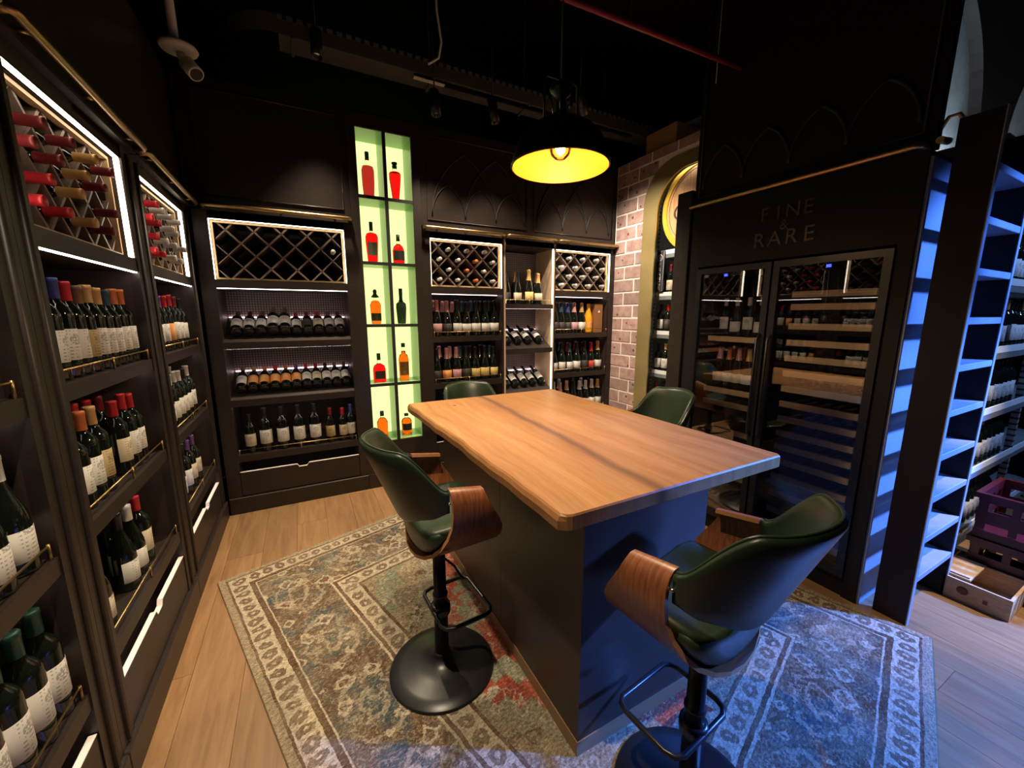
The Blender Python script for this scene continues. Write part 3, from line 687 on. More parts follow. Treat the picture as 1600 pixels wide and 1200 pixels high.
# wall body round the opening: profile with the opening as a notch
wall_poly_o = [(3.46, 0), (3.46, BTOP)] ; oo = arch_outline(AO0 + 0.02, AO1 - 0.02, AOT - 0.02, AOR, 10)
wb_ = MB()
outer2 = []
for (a, b) in oo:   # stretch the outline out to the wall rectangle
    outer2.append((3.46 if a > 2.5 else 1.70, b) if b < 2.52 else (3.46 - (AO1 - a)*0.0 if False else a, BTOP))
outer2[0] = (3.46, 0.0); outer2[-1] = (1.70, 0.0)
k1 = next(i for i, q in enumerate(oo) if q[1] >= 2.52); outer2[k1] = (3.46, BTOP)
k2 = max(i for i, q in enumerate(oo) if q[1] >= 2.52); outer2[k2] = (1.70, BTOP)
bw = struct(band(outer2, oo, BX + 0.001, BX + 0.10, 'wall_right_brick', 'mortar'))
def inside_arch(y, z):
    if not (AO0 < y < AO1 and z < AOT): return False
    r = AOR
    if z > AOT - r:
        cy = AO1 - r if y > AO1 - r else (AO0 + r if y < AO0 + r else None)
        if cy is not None: return (y - cy)**2 + (z - (AOT - r))**2 < r*r
    return True
bh, bl_ = 0.1175, 0.285; mj = 0.016
zrow = 0.0; ri = 0
while zrow < BTOP - 0.02:
    z1 = min(zrow + bh, BTOP)
    y = 3.446 + (0.0 if ri % 2 else bl_/2)
    while y > 1.72:
        ya, yb_ = max(y - bl_, 1.71), min(y, 3.446)
        y -= bl_ + mj
        if yb_ - ya < 0.04: continue
        # clip a brick against the arch by stepping in along its length
        segs = []; n = 12; cur = None
        for k in range(n):
            u0 = ya + (yb_ - ya)*k/n; u1 = ya + (yb_ - ya)*(k+1)/n
            free = not (inside_arch((u0+u1)/2, zrow + 0.02) )
            if free: cur = [cur[0], u1] if cur else [u0, u1]
            elif cur: segs.append(cur); cur = None
        if cur: segs.append(cur)
        for a, b in segs:
            if b - a < 0.025: continue
            j = random.uniform(-0.003, 0.004)
            hl, hz = (b - a)/2, (z1 - zrow)/2
            o = B(-0.008 - j, 0.012, -hl, hl, -hz, hz).build('brick', 'brick', bw, bevel=0.004)
            o.location = (BX + 0.004, (a + b)/2, (zrow + z1)/2)
    zrow += bh + mj; ri += 1
br = thing('arch_frame', 'wide brushed brass arch frame lining the opening in the brick wall', 'frame', (BX, 2.5, 0))
def sh(o): return [(a - 2.5, b) for a, b in o]
band(sh(arch_outline(AO0, AO1, AOT, AOR)), sh(arch_outline(AI0, AI1, AIT, AIR)), -0.014, 0.0, 'face_plate', 'brass_wall', br)
band(sh(arch_outline(AI0 - 0.006, AI1 + 0.006, AIT + 0.006, AIR)), sh(arch_outline(AI0, AI1, AIT, AIR)), 0.0, 0.03, 'reveal', 'black_metal', br)
# carton on top of the wall
cb = thing('cardboard_box', 'brown cardboard box standing on top of the brick wall', 'box', (3.13, 2.94, BTOP))
B(0.0, 0.40, -0.18, 0.18, 0.0, 0.19).build('carton', 'card', cb, bevel=0.003)
B(0.0, 0.40, -0.006, 0.006, 0.19, 0.192).build('flap_seam', 'black', cb)

# ------------------------------------------------------------------ metal shelving seen through the arch
M['price'] = plain('white price strip', (0.75, 0.78, 0.78), 0.5)
M['perf'] = None
def perf():
    t = T('perforated steel upright'); v = t.sep(t.obj())
    pz = t.math('PINGPONG', v.outputs[2], 0.02)
    m = t.math('LESS_THAN', pz, 0.007)
    t.col(t.mix(m, (0.40, 0.45, 0.47), (0.03, 0.035, 0.04))); t.rough(0.45); t.b.inputs['Metallic'].default_value = 0.4
    return t.m
M['perf'] = perf()
def metal_shelving(label, fr, w, d, zs, top, uprights):
    root = thing('metal_shelving', label, 'shelving', fr.o, fr.rz, 'galvanised shop shelving')
    for u in uprights:
        B(u, u + 0.035, 0.0, 0.003, 0.0, top).build('upright', 'perf', root); B(u, u + 0.003, 0.003, 0.035, 0.0, top).build('upright', 'perf', root)
        B(u, u + 0.035, d - 0.003, d, 0.0, top).build('upright', 'perf', root)
    for z in zs:
        s_ = B(0.0, w, 0.004, d - 0.004, z - 0.035, z).build('shelf', 'steel', root)
        B(0.037, w - 0.037, -0.004, 0.003, z - 0.004, z + 0.034).build('price_strip', 'price', s_)
        B(0.0, w, -0.003, 0.004, z - 0.04, z - 0.006).build('shelf_edge', 'steel', s_)
    return root
frF = Frame(3.205, 2.985, -H90)
ZF = [0.12, 0.50, 0.90, 1.30, 1.68, 2.08]
metal_shelving('galvanised shop shelving full of bottles seen through the brass arch', frF, 0.95, 0.30, ZF, 2.80, (0.0, 0.91))
M['shelf_back'] = plain('pale shelving back wall', (0.55, 0.60, 0.60), 0.6, var=0.05)
struct(B(3.60, 3.64, 1.70, 3.45, 0, 3.4).build('wall_right_back', 'shelf_back'))
GF = 'bottles on the shelving through the arch'
PF = 'shelving through arch'
for zi, sp in ((4, ['xkw', 'xdc', 'xdk', 'xkw']), (3, ['xkw', 'xrk', 'xgw', 'xdw']), (2, ['xkw', 'xcw'.replace('c', 'g'), 'xkk', 'xkw']), (1, ['xdw', 'xkw', 'xkr', 'xkr'])):
    row(frF, ZF[zi], 0.07, [0.055, 0.145, 0.235, 0.325], sp, f"{ {4: 'top', 3: 'second', 2: 'third', 1: 'low'}[zi] } level, " + PF, GF, 'the brass arch')
ab = thing('led_batten', 'added white led batten brightening the shelving and barrel inside the brass arch', 'lamp', (3.118, 2.12, 2.79))  # tube added behind the arch face to brighten barrel and shelves
M['alcove'] = glow('neutral tube', (1.0, 0.93, 0.80), 11.0)
B(-0.012, 0.012, 0.0, 0.72, 0.0, 0.012).build('tube', 'alcove', ab); B(-0.02, 0.02, -0.01, 0.73, 0.012, 0.035).build('housing', 'white_paint', ab)
for py in (0.1, 0.62): B(-0.026, -0.02, py, py + 0.02, 0.014, 0.03).build('bracket', 'steel', ab)
# France blade sign and barrel head
fs = thing('hanging_sign', 'dark vertical blade sign with white stacked letters FRANCE on the shelving', 'sign', (3.188, 2.905, 1.72))
M['sign'] = plain('charcoal sign', (0.035, 0.035, 0.038), 0.5); M['sign_white'] = plain('white lettering', (0.8, 0.8, 0.78), 0.5)
B(-0.006, 0.006, -0.052, 0.052, 0.0, 0.39).build('board', 'sign', fs, bevel=0.002)
mb = MB(); mb.tube([(-0.007, -0.047, 0.005), (-0.007, 0.047, 0.005), (-0.007, 0.047, 0.385), (-0.007, -0.047, 0.385)], 0.0015, 5, closed=True); mb.build('border_line', 'sign_white', fs)
ROTX = Matrix(((0, 0, -1, 0), (-1, 0, 0, 0), (0, 1, 0, 0), (0, 0, 0, 1)))   # text plane -> facing -x, reading along -y
for i, ch in enumerate('FRANCE'):
    o = link('letter', text_mesh(ch, 0.052, 0.001), 'sign_white', fs); o.matrix_local = Matrix.Translation((-0.007, 0, 0.258 - 0.044*i)) @ ROTX
mb = MB(); mb.tube([(-0.0075, 0.030*math.cos(a), 0.325 + 0.030*math.sin(a)) for a in [2*PI*k/20 for k in range(20)]], 0.003, 5, closed=True); mb.build('emblem_ring', 'sign_white', fs)
MB().prism([(-0.007, 0.308), (0.007, 0.308), (0.008, 0.325), (0.0, 0.345), (-0.008, 0.325)], -0.0085, -0.006, 'x').build('emblem_drop', 'sign_white', fs)
bh_ = thing('barrel_head', 'round wooden barrel head with gold rim and dark letter hanging inside the arch', 'barrel head', (3.160, 2.49, 2.445))
def barrel_mat():
    t = T('barrel oak'); v = t.obj((2, 18, 1.2)); nz = t.noise(v, 3, 4, 0.6, 0.4)
    t.col(t.ramp(nz, [(0.3, (0.42, 0.20, 0.08)), (0.6, (0.62, 0.36, 0.17)), (0.85, (0.70, 0.45, 0.24))])); t.rough(0.5); return t.m
M['barrel'] = barrel_mat()
for k in range(6):   # staves
    y0 = -0.345 + 0.115*k; y1 = y0 + 0.1135; R_ = 0.345
    pts = []
    for q in range(9):
        yy = y0 + (y1 - y0)*q/8; pts.append((yy, math.sqrt(max(R_*R_ - yy*yy, 0.0004))))
    MB().prism(pts + [(a, -b) for a, b in pts[::-1]], 0.0, 0.02, 'x').build('stave', 'barrel', bh_)
M['gold_rim'] = plain('gold painted hoop', (0.75, 0.48, 0.06), 0.4, metal=0.3)
cir = lambda r: [(r*math.cos(2*PI*k/48), r*math.sin(2*PI*k/48)) for k in range(49)]
band(cir(0.39), cir(0.342), -0.012, 0.03, 'hoop', 'gold_rim', bh_)
band(cir(0.322), cir(0.316), -0.003, 0.0, 'rim_line', 'slat', bh_)
M['ink'] = plain('dark barrel ink', (0.05, 0.03, 0.03), 0.6)
o = link('letter', text_mesh('C', 0.19, 0.002), 'ink', bh_); o.matrix_local = Matrix.Translation((-0.003, 0.205, -0.03)) @ ROTX

# ------------------------------------------------------------------ FINE & RARE fridge wall
FWX = 2.45; FY_END, FY_FAR = 0.783, 1.965
M['fw'] = plain('near black brown panel', (0.011, 0.008, 0.0075), 0.6, spec=0.2)
fw = struct(B(FWX, FWX + 0.60, FY_END + 0.012, FY_FAR, 1.815, 2.20).build('wall_right_fridge', 'fw'))
for a in ((FWX, FWX + 0.60, FY_END + 0.012, 0.855, 0.0, 1.815), (FWX, FWX + 0.60, 1.895, FY_FAR, 0.0, 1.815), (FWX + 0.58, FWX + 0.60, 0.855, 1.895, 0.0, 1.815), (FWX + 0.01, FWX + 0.58, 0.855, 1.895, 0.0, 0.10)):
    B(*a).build('casing', 'fw', fw)
M['grey_panel'] = plain('pale grey side panel', (0.26, 0.26, 0.28), 0.55, var=0.06, scale=5)
B(FWX + 0.012, FWX + 0.62, FY_END, FY_END + 0.012, 0.0, 2.17).build('end_panel', 'grey_panel', fw)
B(FWX, FWX + 0.05, FY_END, FY_FAR + 0.0, 2.20, ZC - 0.02).build('upper_panel', 'fw', fw)
B(FWX - 0.012, FWX + 0.05, 1.98, 2.10, 0.0, 2.335).build('post', 'cab', fw, bevel=0.004)
frR = Frame(FWX, FY_FAR, -H90); LW = FY_FAR - FY_END
rail = thing('ladder_rail', 'aged brass ladder rail running above the fridge lettering panel', 'rail', frR.o, frR.rz)
MB().tube([(0.0, -0.004, 2.213), (0.012, -0.045, 2.213), (0.03, -0.05, 2.213), (LW - 0.05, -0.05, 2.213), (LW - 0.03, -0.045, 2.21), (LW - 0.025, -0.004, 2.20)], 0.015, 10).build('tube', 'brass', rail)
for px in (0.15, 0.6, 1.03): MB().tube([(px, 0.0, 2.213), (px, -0.048, 2.213)], 0.008, 8).build('bracket', 'brass', rail)
um = MB(); frame_bead(um, 0.035, LW - 0.04, 2.27, 3.6, -0.003, 0.009); o = um.build('panel_moulding', 'black', fw)
o.matrix_world = frR.m
um = MB(); arch_lines(um, [0.06 + 0.265*k for k in range(5)], 2.32, -0.004, 0.009, 3.5, wide=False); o = um.build('arch_moulding', 'black', fw); o.matrix_world = frR.m
sg = thing('wall_lettering', 'raised bronze capitals reading FINE and RARE on panel above the fridges', 'sign', (FWX, 1.36, 1.9))
M['bronze'] = plain('dull bronze letters', (0.075, 0.055, 0.046), 0.45, metal=0.2)
def letters(txt, z, size, half):
    n = len(txt)
    for i, ch in enumerate(txt):
        y = half - 2*half*i/(n - 1) if n > 1 else 0.0
        o = link('letter', text_mesh(ch, size, 0.003), 'bronze', sg); o.matrix_local = Matrix.Translation((-0.003, y, z - 1.9)) @ ROTX
letters('FINE', 2.065, 0.105, 0.115); letters('&', 1.995, 0.075, 0); letters('RARE', 1.925, 0.115, 0.132)
# two glazed wine fridges
def pane_mat():
    t = T('fridge door glass'); t.t.nodes.remove(t.b)
    fr_ = t.n('Fresnel', IOR=1.52); tr = t.n('BsdfTransparent', Color=(0.86, 0.86, 0.88)); gl = t.n('BsdfGlossy', Color=(1, 1, 1), Roughness=0.0)
    f2 = t.math('ADD', t.math('MULTIPLY', fr_.outputs[0], 1.25), 0.02)
    mx = t.n('MixShader', _0=f2); t.t.links.new(tr.outputs[0], mx.inputs[1]); t.t.links.new(gl.outputs[0], mx.inputs[2])
    t.t.links.new(mx.outputs[0], t.out.inputs[0]); return t.m
M['pane'] = pane_mat(); M['fridge'] = plain('black fridge', (0.008, 0.008, 0.009), 0.35)
M['beech'] = plain('beech shelf front', (0.50, 0.33, 0.18), 0.5, var=0.12, scale=12); M['fr_slat'] = plain('dark beech slat', (0.10, 0.06, 0.035), 0.6, var=0.1)
M['fr_led'] = glow('added fridge led', (1.0, 0.86, 0.66), 3.0)
M['disp'] = glow('blue display', (0.03, 0.05, 1.0), 6.0)
def fridge(label, x0, x1, shelves, sx0, sx1, dots):
    root = thing('wine_fridge', label, 'fridge', frR(x0, 0, 0).translation, frR.rz, 'built-in wine fridges')
    w = x1 - x0; zt = 1.80
    body = MB().box(0.0, 0.02, 0.03, 0.56, 0.10, zt).box(w - 0.02, w, 0.03, 0.56, 0.10, zt).box(0.02, w - 0.02, 0.03, 0.56, zt - 0.02, zt).box(0.02, w - 0.02, 0.03, 0.56, 0.10, 0.12).box(0.02, w - 0.02, 0.545, 0.56, 0.12, zt - 0.02).build('body', 'fridge', root)
    f = 0.035
    fm = MB().box(0.0, f, -0.012, 0.022, 0.11, zt).box(w - f, w, -0.012, 0.022, 0.11, zt).box(f, w - f, -0.012, 0.022, zt - f, zt).box(f, w - f, -0.012, 0.022, 0.11, 0.15).build('door_frame', 'fridge', root)
    B(f, w - f, 0.0, 0.006, 0.15, zt - f).build('glass_pane', 'pane', fm)
    MB().tube([(w*dots[1], -0.012, 0.75), (w*dots[1], -0.04, 0.78), (w*dots[1], -0.04, 1.35), (w*dots[1], -0.012, 1.38)], 0.008, 8).build('handle', 'fridge', fm)
    for z in shelves:
        s_ = B(sx0, sx1, 0.07, 0.09, z - 0.017, z + 0.017).build('shelf_front', 'beech', root)
        for k in range(6):
            xx = sx0 + 0.03 + (sx1 - sx0 - 0.06)*k/5
            B(xx - 0.012, xx + 0.012, 0.09, 0.50, z - 0.012, z + 0.004).build('slat', 'fr_slat', s_)
    B(w - 0.034, w - 0.026, 0.024, 0.030, 0.2, 1.70).build('added_light', 'fr_led', root)  # strip added out of sight behind the frame to brighten the shelf fronts
    d = B(w*dots[0] - 0.011, w*dots[0] + 0.011, 0.012, 0.014, 1.742, 1.756).build('display', 'disp', root)
    return root
x_l0, x_l1, x_r0, x_r1 = FY_FAR - 1.893, FY_FAR - 1.40, FY_FAR - 1.388, FY_FAR - 0.857
fridge('black glazed wine fridge beside the post, few beech shelves and standing bottles', x_l0, x_l1, [1.335, 0.98, 0.89, 0.705, 0.40, 0.2], 0.065, 0.425, (0.40, 0.95))
fridge('black glazed wine fridge beside the ladder, many close beech shelves', x_r0, x_r1, [1.61, 1.54, 1.43, 1.335, 1.243, 1.153, 1.06, 0.967, 0.876, 0.787, 0.70, 0.61, 0.51, 0.40, 0.29, 0.19], 0.075, 0.46, (0.50, 0.05))
GR = 'bottles standing in the wine fridge'
row(frR, 1.352, 0.19, [x_l0 + v for v in (0.10, 0.18, 0.265, 0.345)], ['xsw', 'ysw', 'xsw', 'ysw'], 'upper shelf, fridge beside post', GR, 'the post', scales=[.85]*4)
row(frR, 0.997, 0.19, [x_l0 + v for v in (0.09, 0.16, 0.23, 0.30, 0.37)], ['cic', 'cow', 'cic', 'cgw', 'csw'], 'middle shelf, fridge beside post', GR, 'the post', glass='glass_brown', scales=[.9]*5)
row(frR, 0.997, 0.30, [x_l0 + v for v in (0.12, 0.20, 0.28, 0.36)], ['ciw', 'coc', 'csw', 'cic'], 'middle shelf, fridge beside post', GR, 'the post', 'back row, ', glass='glass_brown', scales=[.9]*4)
for zi, z in enumerate((1.43, 1.243, 1.153, 1.06, 0.876, 0.787)):
    for k in range(4):
        m = frR(x_r0 + 0.125 + 0.092*k, 0.44, z + 0.047) @ Matrix.Rotation(PI/2, 4, 'X') @ Matrix.Rotation(random.uniform(0, 6), 4, 'Z')
        bottle('x' + random.choice('kkdt') + '-', m, f"dark bottle lying in fridge beside ladder, {ORD[k]} from post side, {['top', 'second', 'third', 'fourth', 'fifth', 'lowest'][zi]} bottle shelf", 'bottles lying in the wine fridge')
# ------------------------------------------------------------------ rolling library ladder
ld = thing('library_ladder', 'dark library ladder with pale treads leaning beside the fridge wall', 'ladder', (2.49, 0.605, 0.0))
M['tread'] = plain('pale grey tread', (0.26, 0.27, 0.30), 0.45, var=0.08); M['stile'] = plain('dark red brown stile', (0.012, 0.006, 0.006), 0.6, spec=0.25)
for sx in (0.0, 0.475):
    st = B(sx, sx + 0.028, 0.0, 0.128, 0.0, 2.30).build('stile', 'stile', ld)
    B(sx - 0.001, sx + 0.029, -0.004, 0.0, 0.0, 2.301).build('edge_band', 'tread', st)
    MB().tube([(sx + 0.014, 0.11, 2.28), (sx + 0.014, 0.135, 2.325), (sx + 0.014, 0.165, 2.325), (sx + 0.014, 0.185, 2.285)], 0.008, 8).build('hook', 'brass', st)
for k in range(10):
    z = 0.252 + 0.2055*k
    B(0.028, 0.475, -0.002, 0.104, z - 0.030, z).build('tread', 'tread', ld, bevel=0.002)
MB().tube([(-0.075, 0.155, 2.215), (0.0, 0.15, 2.222)], 0.014, 10).build('rail_coupling', 'brass', ld)

# ------------------------------------------------------------------ shop aisle beyond the ladder
frM = Frame(3.13, 0.70, 0)
ZM = [0.16, 0.56, 0.92, 1.285, 1.66, 2.02]
metal_shelving('galvanised shop shelving in blue light behind the ladder, loaded with bottles', frM, 2.1, 0.34, ZM, 2.06, (0.0, 1.125, 2.06))
GM = 'bottles on the aisle shelving'
PM = 'aisle shelving'
AS = {5: None, 4: ['xkw', 'xkw', 'xkw', 'xkc', 'xkw', 'xkw', 'xkw', 'xkw', 'xkw', 'xkw', 'xkw', 'xkw'],
      3: ['xrw', 'xbw', 'xgw', 'xrw', 'xnw', 'xbw', 'xgw', 'xgk', 'xkw', 'xkw', 'xkw', 'xgw'],
      2: ['xkw', 'xkw', 'xkc', 'xkw', 'xkw', 'xkc', 'xkw', 'xkw', 'xkw', 'xkw', 'xkw', 'xkw'],
      1: ['xpe', 'xpe', 'xpb', 'xpb', 'xpb', 'xpw', 'xdw', 'xsw', 'xkw', 'xkw', 'xkw', 'xkw'],
      0: ['xkw', 'xkw', 'xkw', 'xkw', 'xkw', 'xkw', 'xkw', 'xkw', 'xkw', 'xkw', 'xkw', 'xkw']}
for zi, sp in AS.items():
    if sp: row(frM, ZM[zi], 0.065, [0.06 + 0.0865*i for i in range(12)], sp, f"{ {4: 'top', 3: 'second', 2: 'third', 1: 'fourth', 0: 'lowest'}[zi] } shelf, " + PM, GM, 'the ladder')
ct = thing('carton', 'maroon cardboard carton on top of the aisle shelving', 'box', (3.16, 0.74, 2.02))
M['maroon'] = plain('maroon carton', (0.16, 0.035, 0.03), 0.6)
B(0.0, 0.52, 0.0, 0.26, 0.0, 0.36).build('carton_body', 'maroon', ct, bevel=0.003); B(-0.001, 0.521, 0.12, 0.14, 0.34, 0.362).build('tape', 'card', ct)
# plaster wall with arched dark screen
def plaster():
    t = T('rough grey plaster'); nz = t.noise(t.obj(), 6, 6, 0.65)
    t.col(t.ramp(nz, [(0.3, (0.34, 0.37, 0.40)), (0.7, (0.52, 0.56, 0.58))])); t.rough(0.85); t.bump(nz, 0.4, 0.01); return t.m
M['plaster'] = plaster()
struct(B(3.05, FX1, 1.22, 1.30, 0, ZC).build('wall_right_plaster', 'plaster'))
ar = MB()
pts = [(4.62, 0.0), (4.07, 0.0), (4.07, 2.65)]
for k in range(1, 13):
    a = PI/2*k/12; pts.append((3.30 + 0.77*math.cos(a), 2.65 + 0.77*math.sin(a)))
pts += [(3.30, ZC - 0.01), (FX1, ZC - 0.01), (FX1, 3.42)]
for k in range(0, 13):
    a = PI/2 + PI/2*k/12; pts.append((5.39 + 0.77*math.cos(a), 2.65 + 0.77*math.sin(a)))
ar.prism(pts, 1.10, 1.16, 'y'); struct(ar.build('wall_right_arcade', 'stile'))
bt = thing('led_batten', 'cold white led batten on the back of the aisle shelving top', 'lamp', (3.2, 1.07, 2.10))
M['cold'] = glow('cold white tube', (0.72, 0.90, 1.0), 170.0)
B(0.0, 1.9, -0.012, 0.012, 0.02, 0.034).build('tube', 'cold', bt); B(0.0, 1.9, -0.018, 0.018, 0.0, 0.02).build('housing', 'white_paint', bt)
for px in (0.2, 1.7): B(px, px + 0.02, -0.03, -0.018, -0.08, 0.02).build('bracket', 'steel', bt)
# stacked crates
M['crate'] = plain('burgundy plastic', (0.06, 0.0045, 0.006), 0.36, var=0.1)
def crate(label, z, big):
    root = thing('plastic_crate', label, 'crate', (3.28, 0.30, z), 0, 'stacked burgundy crates')
    w, d, h = 0.40, 0.31, 0.26; t = 0.012
    B(0, w, -d, d, 0, 0.012).build('floor_plate', 'crate', root)
    for (a, b) in ((h - 0.05, h), (h*0.34, h*0.62), (0.012, 0.045)):
        m = MB().box(0, w, -d, -d + t, a, b).box(0, w, d - t, d, a, b).box(0, t, -d + t, d - t, a, b).box(w - t, w, -d + t, d - t, a, b)
        m.build('wall_band', 'crate', root)
    rb = MB().box(-0.014, w + 0.014, -d - 0.014, -d, h - 0.03, h).box(-0.014, w + 0.014, d, d + 0.014, h - 0.03, h).box(-0.014, 0, -d, d, h - 0.03, h).box(w, w + 0.014, -d, d, h - 0.03, h)
    rb.build('rim', 'crate', root)
    for k in range(6):
        yy = -d + 0.01 + (2*d - 0.05)*k/5
        B(0.001, t - 0.001, yy, yy + 0.03, 0.05, h - 0.035).build('rib', 'crate', root); B(w - t + 0.001, w - 0.001, yy, yy + 0.03, 0.05, h - 0.035).build('rib', 'crate', root)
    for k in range(4):
        xx = 0.01 + (w - 0.05)*k/3
        for ys in (-d + 0.001, d - t + 0.001): B(xx, xx + 0.03, ys, ys + t - 0.002, 0.05, h - 0.035).build('rib', 'crate', root)
    if not big:
        for s_ in (B(0.0005, t - 0.0005, -d + t, d - t, 0.05, h*0.52),): s_.build('solid_panel', 'crate', root)
crate('burgundy plastic crate at the bottom of the stack, solid lower side', 0.0, False)
crate('burgundy plastic crate on top of the other crate, open sides', 0.262, True)
# wooden wine case
def pine():
    t = T('pine box wood'); v = t.obj((2, 6, 30)); nz = t.noise(v, 3, 4, 0.6, 0.5)
    t.col(t.ramp(nz, [(0.3, (0.48, 0.28, 0.12)), (0.7, (0.66, 0.44, 0.22))])); t.rough(0.55); return t.m
M['pine'] = pine(); M['stamp'] = plain('burnt stamp', (0.16, 0.07, 0.035), 0.7, var=0.5, scale=60)
wc = thing('wine_case', 'open pine wine case with burnt stamps on floor before the crates', 'wooden box', (2.965, 0.375, 0.0))
cw, cl, chh, ctk = 0.30, 0.24, 0.115, 0.012
B(0, cw, 0, cl, 0, 0.010).build('bottom_board', 'pine', wc)
sd = B(0, ctk, 0, cl, 0.010, chh).build('side_board', 'pine', wc); B(cw - ctk, cw, 0, cl, 0.010, chh).build('side_board', 'pine', wc)
B(ctk, cw - ctk, 0, ctk, 0.010, chh).build('end_board', 'pine', wc); en = B(ctk, cw - ctk, cl - ctk, cl, 0.010, chh).build('end_board', 'pine', wc)
MB().lathe([(0, 0), (0.022, 0), (0.022, 0.0008), (0, 0.0008)], 12).build('stamp', 'stamp', sd).matrix_local = Matrix.Translation((0.0, 0.165, 0.065)) @ Matrix.Rotation(-PI/2, 4, 'Y')
B(-0.0008, 0, 0.075, 0.092, 0.04, 0.062).build('stamp', 'stamp', sd)
for a, b in ((0.03, 0.06), (0.075, 0.085), (0.10, 0.15), (0.165, 0.178), (0.195, 0.24)): B(a, b, cl - ctk - 0.0008, cl - ctk, 0.05, 0.095).build('stamp', 'stamp', en)
lid = thing('case_lid', 'loose pine case lid lying across the far end of the wine case', 'lid', (2.99, 0.60, chh))
B(0.0, 0.26, -0.075, 0.10, 0.0, 0.010).build('lid_board', 'pine', lid)
B(0.01, 0.03, -0.07, 0.095, 0.010, 0.018).build('batten', 'pine', lid)

# ------------------------------------------------------------------ rug
def rug_mat(w, l):
    t = T('faded oriental rug'); v = t.obj(); s_ = t.sep(v); x, y = s_.outputs[0], s_.outputs[1]
    nzc = t.n('TexNoise', Vector=v, Scale=11.0, Detail=5.0, Roughness=0.7).outputs[1]
    warp = t.n('VectorMath', {'operation': 'SCALE'}, _0=t.n('VectorMath', {'operation': 'SUBTRACT'}, _0=nzc, _1=(0.5, 0.5, 0.5)).outputs[0], Scale=0.09).outputs[0]
    vw = t.n('VectorMath', {'operation': 'ADD'}, _0=v, _1=warp).outputs[0]
    sw = t.sep(vw)
    wob = t.math('SUBTRACT', sw.outputs[0], x)
    dx = t.math('MINIMUM', x, t.math('SUBTRACT', w, x)); dy = t.math('MINIMUM', y, t.math('SUBTRACT', l, y))
    d0 = t.math('MINIMUM', dx, dy); d = t.math('ADD', d0, t.math('MULTIPLY', wob, 0.22))
    sel = t.math('LESS_THAN', dx, dy)
    tt = t.math('ADD', t.math('MULTIPLY', sel, y), t.math('MULTIPLY', t.math('SUBTRACT', 1.0, sel), x))
    beige, cream, brown, slate, red, dark, sage = (0.34, 0.27, 0.18), (0.54, 0.46, 0.34), (0.13, 0.075, 0.045), (0.075, 0.095, 0.10), (0.40, 0.085, 0.055), (0.05, 0.036, 0.03), (0.25, 0.27, 0.19)
    k = 1/0.9
    c = t.ramp(t.math('MULTIPLY', d, k), [(0.0, beige), (0.030*k, brown), (0.040*k, cream), (0.125*k, brown), (0.150*k, cream), (0.158*k, slate), (0.45*k, cream), (0.458*k, brown), (0.478*k, cream), (0.56*k, brown), (0.578*k, beige)], 'CONSTANT')
    def motif(dc, half, per, r0, r1, wb):
        a = t.math('DIVIDE', t.math('SUBTRACT', t.math('ADD', d0, t.math('MULTIPLY', wob, wb)), dc), half)
        b = t.math('DIVIDE', t.math('SUBTRACT', t.math('MODULO', t.math('ADD', tt, t.math('MULTIPLY', wob, wb)), per), per/2), per*0.42)
        a, b = t.math('ABSOLUTE', a), t.math('ABSOLUTE', b)
        r = t.math('ADD', t.math('MULTIPLY', t.math('MAXIMUM', a, b), 0.6), t.math('MULTIPLY', t.math('ADD', a, b), 0.4))
        return t.math('MULTIPLY', t.math('GREATER_THAN', r, r0), t.math('LESS_THAN', r, r1))
    def flower(scale, lo, hi, metric='MANHATTAN'):
        vo = t.n('TexVoronoi', {'feature': 'F1', 'distance': metric}, Vector=vw, Scale=scale, Randomness=0.8)
        q = vo.outputs['Distance']
        return t.math('MULTIPLY', t.math('GREATER_THAN', q, lo), t.math('LESS_THAN', q, hi)), vo
    c = t.mix(t.math('MULTIPLY', motif(0.082, 0.036, 0.066, 0.28, 0.95, 0.9), 0.85), c, brown)
    c = t.mix(t.math('MULTIPLY', motif(0.519, 0.034, 0.085, 0.30, 0.95, 0.9), 0.8), c, brown)
    # wide border: slate and brown ground, cream curling outlines
    inb = t.math('MULTIPLY', t.math('GREATER_THAN', d, 0.158), t.math('LESS_THAN', d, 0.45))
    ground = t.ramp(t.noise(vw, 5.0, 4, 0.65), [(0.40, slate), (0.47, (0.15, 0.12, 0.09)), (0.55, brown), (0.62, (0.22, 0.17, 0.12))])
    f1, v1 = flower(9.5, 0.30, 0.46); f2, v2 = flower(24.0, 0.42, 0.62); f3, v3 = flower(9.5, 0.0, 0.16)
    bd = t.mix(t.math('MULTIPLY', f2, 0.60), ground, beige)
    bd = t.mix(t.math('MULTIPLY', f1, 0.85), bd, cream)
    bd = t.mix(t.math('MULTIPLY', f3, 0.75), bd, (0.24, 0.10, 0.07))
    bd = t.mix(t.math('MULTIPLY', motif(0.305, 0.115, 0.44, 0.84, 0.98, 2.2), 0.45), bd, cream)
    bd = t.mix(t.math('MULTIPLY', motif(0.305, 0.115, 0.44, 0.30, 0.46, 2.2), 0.5), bd, cream)
    c = t.mix(inb, c, bd)
    # field with a stepped medallion
    qx = t.math('DIVIDE', t.math('ABSOLUTE', t.math('SUBTRACT', x, w/2)), w/2 - 0.5); qy = t.math('DIVIDE', t.math('ABSOLUTE', t.math('SUBTRACT', y, l/2)), l/2 - 0.5)
    q = t.math('ADD', t.math('ADD', t.math('SNAP', qx, 0.10), t.math('SNAP', qy, 0.08)), t.math('MULTIPLY', wob, 3.0))
    field = t.ramp(t.math('DIVIDE', q, 2.0), [(0.0, red), (0.06, sage), (0.13, cream), (0.15, red), (0.26, cream), (0.275, sage), (0.35, red), (0.43, cream), (0.445, (0.28, 0.26, 0.19)), (0.55, brown), (0.56, beige), (0.66, sage), (0.76, beige)], 'CONSTANT')
